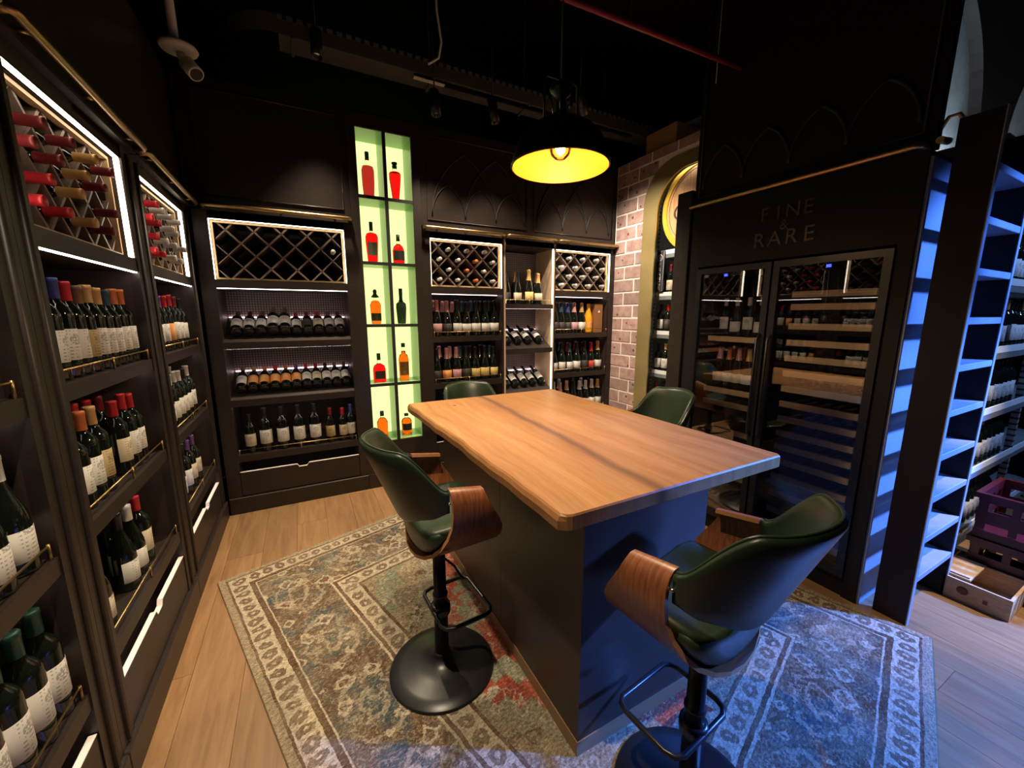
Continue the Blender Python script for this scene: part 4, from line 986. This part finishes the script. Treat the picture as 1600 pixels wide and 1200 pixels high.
    g1, _ = flower(13.0, 0.36, 0.50); g2, _ = flower(30.0, 0.46, 0.70); g3, _ = flower(13.0, 0.0, 0.17)
    field = t.mix(t.math('MULTIPLY', g2, 0.42), field, brown)
    field = t.mix(t.math('MULTIPLY', g1, 0.70), field, cream)
    field = t.mix(t.math('MULTIPLY', g3, 0.6), field, (0.16, 0.15, 0.11))
    c = t.mix(t.math('GREATER_THAN', d, 0.578), c, field)
    # wear and knots
    fade = t.math('MULTIPLY', t.ramp(t.noise(v, 4.5, 4, 0.65), [(0.42, (0, 0, 0)), (0.72, (1, 1, 1))]), 0.55)
    c = t.mix(fade, c, (0.36, 0.30, 0.21))
    w1 = t.noise(t.n('Mapping', Vector=v, Scale=(420, 160, 1)).outputs[0], 1.0, 2)
    w2 = t.noise(t.n('Mapping', Vector=v, Scale=(60, 110, 1)).outputs[0], 1.0, 4, 0.75)
    c = t.mix(1.0, c, t.ramp(w1, [(0.32, (0.60, 0.60, 0.60)), (0.68, (1.0, 1.0, 1.0))]), 'MULTIPLY')
    c = t.mix(1.0, c, t.ramp(w2, [(0.38, (0.50, 0.47, 0.44)), (0.58, (1.0, 1.0, 1.0))]), 'MULTIPLY')
    c = t.mix(t.math('MULTIPLY', t.ramp(w2, [(0.58, (0, 0, 0)), (0.72, (1, 1, 1))]), 0.5), c, cream)
    c = t.mix(1.0, c, (1.25, 1.25, 1.22), 'MULTIPLY')
    t.col(c); t.rough(0.95); t.b.inputs['Specular IOR Level'].default_value = 0.1; t.bump(w1, 0.5, 0.003)
    return t.m
RW, RL = 2.30, 2.83; RA = math.radians(17.0)
rug = B(0, RW, 0, RL, 0.0, 0.009).build('rug', rug_mat(RW, RL), None, bevel=0.002)
# local y runs away from the far edge towards the camera
u = Vector((math.cos(RA), math.sin(RA), 0)); vv = Vector((math.sin(RA), -math.cos(RA), 0))
tl = Vector((-0.54, 2.545, 0.0005)); br0 = tl + vv*RL
rug.location = br0; rug.rotation_euler = (0, 0, RA)
tag(rug, 'large faded oriental rug with red medallion and patterned border under the table', 'rug')

# ------------------------------------------------------------------ table
def slab_mat():
    t = T('live edge hardwood'); v = t.obj(); s_ = t.sep(v); x, y = s_.outputs[0], s_.outputs[1]
    wv = t.math('MULTIPLY', t.math('SUBTRACT', t.noise(t.n('Mapping', Vector=v, Scale=(1, 0.8, 1)).outputs[0], 2.2, 2), 0.5), 0.13)
    xx = t.math('ADD', x, wv)
    g = t.noise(t.n('CombineXYZ', X=t.math('MULTIPLY', xx, 16.0), Y=t.math('MULTIPLY', y, 0.9), Z=s_.outputs[2]).outputs[0], 1.6, 5, 0.62)
    fine = t.noise(t.n('Mapping', Vector=v, Scale=(230, 7, 10)).outputs[0], 1.0, 3, 0.65)
    c = t.ramp(g, [(0.22, (0.27, 0.110, 0.034)), (0.48, (0.42, 0.200, 0.068)), (0.78, (0.53, 0.285, 0.11))])
    c = t.mix(t.math('MULTIPLY', t.ramp(fine, [(0.42, (1, 1, 1)), (0.62, (0, 0, 0))]), 0.30), c, (0.25, 0.10, 0.04))
    # dark heart streak
    cx = t.math('ADD', 0.40, t.math('ADD', t.math('MULTIPLY', y, 0.03), t.math('MULTIPLY', t.math('SUBTRACT', t.noise(t.n('Mapping', Vector=v, Scale=(0.2, 2.0, 1)).outputs[0], 1.3, 2), 0.5), 0.10)))
    dd = t.math('ABSOLUTE', t.math('SUBTRACT', x, cx))
    k = t.math('SUBTRACT', 1.0, t.math('DIVIDE', dd, 0.035), clamp=True)
    c = t.mix(t.math('MULTIPLY', k, 0.85), c, (0.06, 0.032, 0.022))
    k2 = t.math('SUBTRACT', 1.0, t.math('DIVIDE', dd, 0.15), clamp=True)
    c = t.mix(t.math('MULTIPLY', k2, 0.45), c, (0.20, 0.085, 0.04))
    t.col(c); t.rough(0.36); t.bump(fine, 0.06, 0.001)
    return t.m
tb = thing('bar_table', 'long live edge hardwood bar table on a dark brown box base', 'table', (0.58, 0.82, 0.0))
TW, TL_ = 1.04, 1.60; ZT, TH = 0.952, 0.052
nE = 34; top = []; bot = []
rng = random.Random(5)
ph = [rng.uniform(0, 6) for _ in range(4)]
def live(s): return 0.004*math.sin(8*s + ph[0]) + 0.003*math.sin(19*s + ph[1]) + 0.0022*math.sin(47*s + ph[2])
outl = []
for i in range(nE):                       # live edge, near to far
    s_ = i/(nE - 1); yv = 0.02 + (TL_ - 0.025)*s_
    outl.append((0.022 - 0.05*s_ + live(s_), yv, 1))
outl += [(0.0 - 0.025, TL_, 0), (TW - 0.03, TL_, 0), (TW - 0.015, TL_ - 0.015, 0), (TW + 0.020, 0.014, 0), (TW + 0.008, 0.0, 0), (0.042, 0.0, 0), (0.027, 0.006, 0)]
def ring_at(z, grow, inset=0.0):
    cx_, cy_ = TW/2, TL_/2; L = []
    for (a, b, live_) in outl:
        L.append((a - grow*live_ + (inset if a < cx_ else -inset), b + (inset if b < cy_ else -inset), z))
    return L
rings = [ring_at(ZT - TH, 0.004, 0.005), ring_at(ZT - TH + 0.005, 0.008), ring_at(ZT - 0.02, 0.010), ring_at(ZT - 0.006, 0.003), ring_at(ZT, 0.0, 0.003)]
sm = MB(); sm.grid(rings, False, False, True); nO = len(outl)
sm.f.append(list(range(nO))[::-1]); sm.sm.append(False); sm.f.append([4*nO + i for i in range(nO)]); sm.sm.append(False)
slab = sm.build('tabletop', slab_mat(), tb)
M['knot'] = plain('dark knot', (0.05, 0.025, 0.015), 0.5)
MB().lathe([(0, 0.0004), (0.006, 0.0005), (0.011, 0.0003), (0.013, -0.001)], 14).build('knot', 'knot', slab).matrix_local = Matrix.Translation((0.205, 1.42, ZT)) @ Matrix.Diagonal((1.0, 0.6, 1, 1))
M['base'] = plain('dark brown laminate', (0.042, 0.026, 0.020), 0.45, var=0.1, scale=6)
bx0, bx1, by0, by1 = 0.715 - 0.58, 1.29 - 0.58, 0.88 - 0.82, 2.26 - 0.82
M['kick'] = plain('oak kickboard', (0.26, 0.15, 0.075), 0.45, var=0.12, scale=10)
B(bx0 - 0.004, bx1 + 0.004, by0 - 0.004, by1 + 0.004, 0.0095, 0.066).build('kickboard', 'kick', tb)
B(bx0 + 0.012, bx1 - 0.012, by0 + 0.012, by1 - 0.012, 0.066, ZT - TH).build('carcass', 'base', tb)
ys_ = 1.47 - 0.82
for a, b in ((by0, ys_ - 0.001), (ys_ + 0.001, by1)):
    B(bx0, bx0 + 0.012, a, b, 0.066, ZT - TH - 0.001).build('side_panel', 'base', tb); B(bx1 - 0.012, bx1, a, b, 0.066, ZT - TH - 0.001).build('side_panel', 'base', tb)
B(bx0 + 0.012, bx1 - 0.012, by0, by0 + 0.012, 0.066, ZT - TH - 0.001).build('front_panel', 'base', tb); B(bx0 + 0.012, bx1 - 0.012, by1 - 0.012, by1, 0.066, ZT - TH - 0.001).build('rear_panel', 'base', tb)

# ------------------------------------------------------------------ stools
def leather():
    t = T('bottle green leather'); nz = t.noise(t.obj(), 190, 3); big = t.noise(t.obj(), 4, 2)
    t.col(t.ramp(big, [(0.3, (0.013, 0.025, 0.012)), (0.7, (0.020, 0.036, 0.017))])); t.rough(0.36); t.bump(nz, 0.12, 0.0008)
    return t.m
M['leather'] = leather()
def walnut():
    t = T('walnut ply'); v = t.obj((1.2, 1.2, 1.2)); nz = t.noise(t.n('Mapping', Vector=v, Scale=(2, 60, 6)).outputs[0], 2.0, 4, 0.6, 0.3)
    t.col(t.ramp(nz, [(0.3, (0.13, 0.040, 0.016)), (0.6, (0.25, 0.085, 0.034)), (0.8, (0.33, 0.125, 0.05))])); t.rough(0.32); return t.m
M['walnut'] = walnut(); M['ply_edge'] = plain('ply edge', (0.50, 0.23, 0.08), 0.4)
def smoothstep(x): x = max(0.0, min(1.0, x)); return x*x*(3 - 2*x)
def stool(dz=0.0):
    root = thing('bar_stool', '', 'stool')
    # trumpet base, column, lift
    MB().lathe([(0.0, 0.0), (0.218, 0.0), (0.220, 0.004), (0.214, 0.010), (0.17, 0.020), (0.11, 0.032), (0.07, 0.044), (0.045, 0.058), (0.036, 0.072), (0.034, 0.078), (0.0, 0.079)], 48).build('base', 'black_metal', root)
    MB().lathe([(0.029, 0.075), (0.029, 0.34), (0.031, 0.342), (0.031, 0.352), (0.026, 0.354), (0.026, 0.572 + dz)], 20).build('column', 'black_metal', root)
    z = 0.28
    pts = [(-0.03, 0.0, z)]
    loop = [(-0.10, -0.035), (-0.125, -0.022), (-0.135, 0.005), (-0.135, 0.14), (-0.126, 0.165), (-0.105, 0.178), (0.105, 0.178), (0.126, 0.165), (0.135, 0.14), (0.135, 0.005), (0.125, -0.022), (0.10, -0.035)]
    MB().tube([(a, b, z) for a, b in loop], 0.009, 8, closed=True).build('footrest', 'black_metal', root)
    MB().lathe([(0.040, z - 0.018), (0.041, z), (0.040, z + 0.018), (0.029, z + 0.019)], 18).build('footrest_collar', 'black_metal', root)
    MB().box(-0.06, 0.06, -0.06, 0.06, 0.566 + dz, 0.578 + dz).build('mount_plate', 'black_metal', root)
    MB().tube([(0.03, 0.0, 0.535 + dz), (0.11, 0.02, 0.53 + dz), (0.17, 0.03, 0.505 + dz)], 0.005, 6).build('lift_lever', 'black_metal', root)
    # bent ply shell: cross-section (x, z), from one curled arm end to the other
    half = [(0.0, 0.580), (0.060, 0.584), (0.115, 0.600), (0.162, 0.628), (0.200, 0.668), (0.226, 0.715), (0.241, 0.765), (0.246, 0.815), (0.243, 0.855), (0.232, 0.882), (0.215, 0.897), (0.196, 0.898)]
    prof_ = [(-a, b) for a, b in half[::-1]] + half[1:]
    n = len(prof_); t_ = 0.013; nv = 8
    def ext(i):
        f = abs(i - (n - 1)/2)/((n - 1)/2)        # 0 bottom .. 1 arm end
        z_ = prof_[i][1]
        rear = -0.118 + 0.085*smoothstep(f/0.62); front = 0.180 - 0.085*smoothstep((z_ - 0.66)/0.25)
        return rear, front
    def nrm(i):
        a = prof_[max(i-1, 0)]; b = prof_[min(i+1, n-1)]; dx, dz_ = b[0]-a[0], b[1]-a[1]; L = math.hypot(dx, dz_)
        return -dz_/L, dx/L
    inner = []; outer = []
    for i, (a, b) in enumerate(prof_):
        r0, r1 = ext(i); nx, nz = nrm(i)
        dip = 0.022*smoothstep((b - 0.70)/0.20)       # arm tops fall towards the front
        outer.append([(a, r0 + (r1 - r0)*k/(nv-1), b - dip*k/(nv-1) + dz) for k in range(nv)])
        inner.append([(a + nx*t_, r0 + (r1 - r0)*k/(nv-1), b - dip*k/(nv-1) + nz*t_ + dz) for k in range(nv)])
    m = MB(); m.grid(outer); m.grid(inner)
    sh_ = m.build('ply_shell', 'walnut', root)
    e = MB()
    rim_o = [r[0] for r in outer] + [outer[-1][k] for k in range(1, nv)] + [r[-1] for r in outer[::-1]][1:] + [outer[0][k] for k in range(nv-2, 0, -1)]
    rim_i = [r[0] for r in inner] + [inner[-1][k] for k in range(1, nv)] + [r[-1] for r in inner[::-1]][1:] + [inner[0][k] for k in range(nv-2, 0, -1)]
    e.grid([rim_o, rim_i], False, False, True); e.build('ply_edge', 'ply_edge', sh_)
    # seat cushion: fills the bottom of the U, rounded rear and front faces
    sec0 = [(0.0, 0.596), (0.055, 0.600), (0.105, 0.615), (0.148, 0.641), (0.183, 0.678), (0.205, 0.716), (0.198, 0.734), (0.172, 0.736), (0.120, 0.724), (0.060, 0.717), (0.0, 0.715)]
    sec0 = sec0[:-1] + [(0.0, 0.715)] + [(-a, b) for a, b in sec0[1:-1][::-1]]
    rows = []
    for (yy, k_) in ((-0.108, 0.0), (-0.108, 0.55), (-0.103, 0.80), (-0.090, 0.94), (-0.070, 1.0), (0.06, 1.0), (0.150, 1.0), (0.172, 0.95), (0.184, 0.82), (0.188, 0.5), (0.188, 0.0)):
        rows.append([(a*k_, yy, 0.660 + (b - 0.660)*k_ + dz) for a, b in sec0])
    MB().grid(rows, True, False, True).build('seat', 'leather', root)
    # wrap-round padded back
    nu = 41; out = []
    A = math.radians(87)
    ringz = []
    for i in range(nu):
        f = -1 + 2*i/(nu - 1); a = f*A; af = abs(f)
        zt = 1.055 - 0.010*smoothstep(af/0.5) - 0.150*smoothstep((af - 0.52)/0.46)
        zb = 0.728 + 0.064*smoothstep(af/0.75) + 0.022*smoothstep((af - 0.7)/0.3)
        def P_(rad_add, zf):
            z_ = zb + (zt - zb)*zf
            g = (z_ - 0.70)/0.345                      # flare with height
            rx = 0.184 + rad_add + 0.032*g; ry = 0.078 + rad_add + 0.138*g
            return (rx*math.sin(a), -0.03 - ry*math.cos(a), z_ + dz)
        th = 0.030
        sec = []
        m_ = 7
        for k in range(m_): sec.append(P_(th*1.0, 0.05 + 0.90*k/(m_-1)))            # outside, upward
        sec += [P_(th*0.80, 0.985), P_(th*0.45, 1.0), P_(th*0.12, 0.985)]
        for k in range(m_): sec.append(P_(0.0, 0.95 - 0.90*k/(m_-1)))
        sec += [P_(th*0.12, 0.015), P_(th*0.5, 0.0), P_(th*0.85, 0.015)]
        ringz.append(sec)
    m = MB(); m.grid(ringz, True, False, True)
    ns = len(ringz[0]); o_ = 0
    m.f.append(list(range(ns))); m.sm.append(False); m.f.append([(nu-1)*ns + k for k in range(ns)][::-1]); m.sm.append(False)
    bk = m.build('backrest', 'leather', root)
    pm = MB(); pm.tube([ringz[i][8] for i in range(nu)], 0.004, 6); pm.build('piping', 'leather', bk)
    for f in (0, nu - 1):
        c = ringz[f][3]; MB().lathe([(0, -0.004), (0.006, -0.003), (0.007, 0.0), (0.006, 0.003), (0, 0.004)], 10).build('stud', 'chrome', bk).location = c
    return root
def copy_tree(o, parent=None):
    c = o.copy(); COL.objects.link(c)
    if parent is not None: c.parent = parent
    for ch in list(o.children): copy_tree(ch, c)
    return c
st1 = stool()
GS = 'green leather bar stools round the table'
def put(o, x, y, face, label):
    o.location = (x, y, 0.0095); o.rotation_euler = (0, 0, math.atan2(face[1], face[0]) - PI/2); tag(o, label, 'stool', GS)
st2, st3, st4 = copy_tree(st1), copy_tree(st1), copy_tree(st1)
for st_, drop in ((st3, 0.090), (st4, 0.035)):      # gas lifts set lower
    for ch in st_.children:
        if ch.name.split('.')[0] in ('ply_shell', 'seat', 'backrest', 'mount_plate', 'lift_lever'): ch.location.z -= drop
put(st1, 0.419, 1.437, (0.995, 0.07), 'green leather bar stool at the live edge side of table, facing the table')
put(st2, 0.94, 0.62, (-0.107, 0.99), 'green leather bar stool at the near table end, lit blue from behind')
put(st3, 1.11, 2.66, (0.05, -1.0), 'bar stool mostly hidden behind the far table end, below the sparkling bottles')
put(st4, 1.86, 1.72, (-0.97, 0.2), 'bar stool on the fridge side of table, only its green back showing')

# ------------------------------------------------------------------ pendant lamp
pl = thing('pendant_lamp', 'black dome pendant lamp with glowing yellow inside hanging over the table', 'lamp', (1.07, 1.575, 2.14))
M['lamp_in'] = plain('yellow enamel', (0.80, 0.27, 0.012), 0.5)
dome = [(0.216, 0.0), (0.214, 0.02), (0.204, 0.06), (0.184, 0.105), (0.150, 0.145), (0.105, 0.172), (0.055, 0.186), (0.030, 0.190)]
MB().lathe(dome, 48).build('shade', 'black_metal', pl)
MB().lathe([(r - 0.004, z - 0.001) for r, z in dome], 48).build('shade_lining', 'lamp_in', pl)
MB().lathe([(0.216, 0.0), (0.2185, 0.002), (0.2185, 0.007), (0.215, 0.009)], 48).build('shade_rim', 'black_metal', pl)
MB().lathe([(0.0, 0.188), (0.034, 0.188), (0.034, 0.215), (0.022, 0.222), (0.022, 0.275), (0.045, 0.295), (0.052, 0.315), (0.045, 0.325), (0.02, 0.33), (0.0, 0.331)], 24).build('socket_housing', 'black_metal', pl)
yk = MB(); yk.tube([(-0.085, 0, 0.165), (-0.085, 0, 0.335), (-0.072, 0, 0.348), (0.072, 0, 0.348), (0.085, 0, 0.335), (0.085, 0, 0.165)], 0.005, 6); yk.build('yoke', 'black_metal', pl)
for a in (0.6, 2.2, 4.0, 5.3): MB().tube([(0.034*math.cos(a), 0.034*math.sin(a), 0.21), (0.048*math.cos(a), 0.048*math.sin(a), 0.30)], 0.003, 6).build('vent_rib', 'chrome', pl)
MB().tube([(0, 0, 0.33), (0, 0, ZC - 2.14)], 0.004, 6).build('cord', 'black_metal', pl)
def bulb_mat():
    t = T('clear bulb glass'); t.t.nodes.remove(t.b)
    fr_ = t.n('Fresnel', IOR=1.3); tr = t.n('BsdfTransparent', Color=(1, 0.95, 0.85)); gl = t.n('BsdfGlossy', Roughness=0.05)
    mx = t.n('MixShader', _0=fr_.outputs[0]); t.t.links.new(tr.outputs[0], mx.inputs[1]); t.t.links.new(gl.outputs[0], mx.inputs[2])
    t.t.links.new(mx.outputs[0], t.out.inputs[0]); return t.m
bulb = MB().lathe([(0.0, 0.030), (0.022, 0.034), (0.040, 0.050), (0.047, 0.072), (0.042, 0.096), (0.028, 0.118), (0.018, 0.135), (0.017, 0.18)], 20).build('bulb', bulb_mat(), pl)
M['fil'] = glow('filament glow', (1.0, 0.78, 0.40), 60.0)
MB().lathe([(0.0, 0.050), (0.014, 0.056), (0.022, 0.076), (0.014, 0.098), (0.0, 0.104)], 12).build('filament', 'fil', bulb)
pt = bpy.data.lights.new('pendant_light', 'POINT'); pt.energy = 6.5; pt.color = (1.0, 0.74, 0.40); pt.shadow_soft_size = 0.02
po = bpy.data.objects.new('pendant_light', pt); COL.objects.link(po); po.parent = pl; po.location = (0, 0, 0.035)
ps = spot('pendant_beam', (1.07, 1.575, 2.165), (1.07, 1.575, 0), 62, (1.0, 0.78, 0.50), 150, 0.5, 0.04)

# ------------------------------------------------------------------ ceiling services and track lamps
NAMES = ['above the corner cabinet', 'above the niche', 'beside the pendant', 'over the rug near the camera', 'near the brick wall', 'over the aisle', 'over the aisle shelving']
ti = 0; bi = 0
for kind, p, q, en, colr, cone in LAMPS:
    if kind == 'track':
        sp_ = thing('spotlight', 'black cylinder ceiling spotlight ' + NAMES[ti], 'lamp', p, 0, 'black ceiling spotlights'); ti += 1
        dirv = (Vector(q) - Vector(p)).normalized()
        head = MB().lathe([(0.0, 0.012), (0.030, 0.012), (0.030, 0.0), (0.036, 0.0), (0.036, 0.17), (0.030, 0.175), (0.0, 0.176)], 20).build('head', 'black_metal', sp_)
        lens = MB().lathe([(0.0, 0.0105), (0.027, 0.0105), (0.027, 0.0115)], 16).build('lens', 'chrome', sp_)
        rq = (-dirv).to_track_quat('Z', 'Y').to_matrix().to_4x4(); head.matrix_local = rq; lens.matrix_local = rq
        top = rq @ Vector((0, 0, 0.12))
        MB().tube([tuple(top), (top.x, top.y, ZC - p[2])], 0.006, 6).build('stem', 'black_metal', sp_)
        spot('spot_light', Vector(p) + dirv*0.01, q, en, colr, cone, 0.7, 0.03)
    else:
        bi += 1; sp_ = thing('blue_floodlight', ['blue led floodlight over the aisle aimed at the rug', 'second blue led floodlight added over the aisle to brighten the ladder'][bi - 1], 'lamp', p, 0)
        dirv = (Vector(q) - Vector(p)).normalized(); rq = (-dirv).to_track_quat('Z', 'Y').to_matrix().to_4x4()
        B(-0.14, 0.14, -0.09, 0.09, 0.02, 0.08).build('housing', 'black_metal', sp_, bevel=0.006).matrix_local = rq
        MB().tube([(0, 0, 0.08), (0, 0, ZC - p[2])], 0.008, 6).build('stem', 'black_metal', sp_)
        spot('flood_light', Vector(p), q, en, colr, cone, 0.5, 0.10)
# cable tray
tr_ = thing('cable_tray', 'perforated grey cable tray crossing under the black ceiling', 'cable tray', (0.0, 3.28, 3.40))
def tray_mat():
    t = T('perforated tray steel'); v = t.sep(t.obj())
    a = t.math('LESS_THAN', t.math('PINGPONG', v.outputs[0], 0.03), 0.012)
    t.col(t.mix(a, (0.20, 0.22, 0.20), (0.02, 0.022, 0.02))); t.rough(0.5); t.b.inputs['Metallic'].default_value = 0.3; return t.m
M['tray'] = tray_mat(); M['tray_side'] = plain('dull steel', (0.10, 0.105, 0.095), 0.55, metal=0.2)
B(0.02, 3.45, -0.002, 0.0, -0.11, -0.025).build('side_wall', 'tray_side', tr_); B(0.02, 3.45, -0.004, 0.0, -0.025, 0.0).build('perforated_lip', 'tray', tr_)
B(0.02, 3.45, 0.198, 0.20, -0.11, 0.0).build('side_wall', 'tray_side', tr_); B(0.02, 3.45, 0.0, 0.198, -0.112, -0.11).build('tray_floor', 'tray_side', tr_)
bend = []
for k in range(9):
    a = -PI/2 - PI/2*k/8; bend.append((0.02 + 0.30*math.cos(a), 0.30 + 0.30*math.sin(a)))
m = MB(); m.grid([[(a, b, -0.11) for a, b in bend], [(a, b, 0.0) for a, b in bend]]); m.build('bend_wall', 'tray_side', tr_)
for px in (0.10, 1.05, 1.9, 2.8):
    MB().tube([(px, 0.1, -0.11), (px, 0.1, ZC - 3.40)], 0.004, 6).build('hanger', 'tray_side', tr_); B(px - 0.01, px + 0.01, -0.012, 0.21, -0.125, -0.112).build('strut', 'tray_side', tr_)
lt = thing('light_track', 'thin black lighting track fixed under the cable tray', 'track', (1.0, 3.31, 3.262))
B(0.0, 2.1, -0.015, 0.015, 0.0, 0.02).build('track_bar', 'black_metal', lt); B(-0.10, 0.14, -0.03, 0.01, -0.004, 0.0).build('reflector_plate', 'white_paint', lt)
for px in (0.3, 1.6): MB().tube([(px, 0, 0.02), (px, 0, 0.027)], 0.004, 6).build('clip', 'black_metal', lt)
# sprinkler / camera pole
pc = thing('camera_pole', 'white ceiling pole with disc plate and tilted tube camera in the dark corner', 'camera', (-0.487, 3.10, 2.92))
MB().tube([(-0.01, -0.02, 0.06), (-0.02, -0.06, ZC - 2.92)], 0.022, 10).build('pole', 'white_paint', pc)
MB().lathe([(0, 0.03), (0.05, 0.03), (0.085, 0.04), (0.092, 0.052), (0.085, 0.064), (0.03, 0.075), (0, 0.076)], 24).build('disc_plate', 'white_paint', pc)
MB().tube([(0, 0, 0.035), (0.015, -0.005, 0.0), (0.035, -0.015, -0.03)], [0.018, 0.024, 0.03], 10).build('neck', 'white_paint', pc)
MB().tube([(0.03, -0.012, -0.02), (0.075, -0.05, -0.085)], 0.040, 16).build('tube_head', 'white_paint', pc)
MB().tube([(0.0755, -0.0505, -0.086), (0.0765, -0.0513, -0.0875)], 0.033, 16).build('lens', 'black', pc)
# loose white cable, red pipe, thin wire
wc2 = MB().tube([(0.99, 3.0, ZC), (0.985, 3.0, 3.9), (0.995, 3.0, 3.55), (1.03, 3.02, 3.38), (1.02, 3.06, 3.30), (0.96, 3.12, 3.275)], 0.008, 8).build('hanging_cable', 'white_paint'); tag(wc2, 'loose white cable hanging down to the lighting track', 'cable')
M['red_pipe'] = plain('red sprinkler pipe', (0.30, 0.02, 0.035), 0.45)
rp = thing('sprinkler_pipe', 'red sprinkler pipe crossing below the black ceiling', 'pipe', (0.40, 1.80, 2.95))
MB().tube([(0, 0.0, 0), (2.045, -0.09, 0)], 0.015, 12).build('pipe', 'red_pipe', rp)
for px in (0.3, 1.2): MB().tube([(px, -0.044*px, 0.012), (px, -0.044*px, ZC - 2.95)], 0.003, 6).build('hanger', 'black_metal', rp)
wr = MB().tube([(2.28, 1.745, 2.84), (2.28, 1.745, ZC)], 0.0022, 6).build('suspension_wire', 'steel'); tag(wr, 'thin steel suspension wire hanging beside the red pipe end', 'wire')
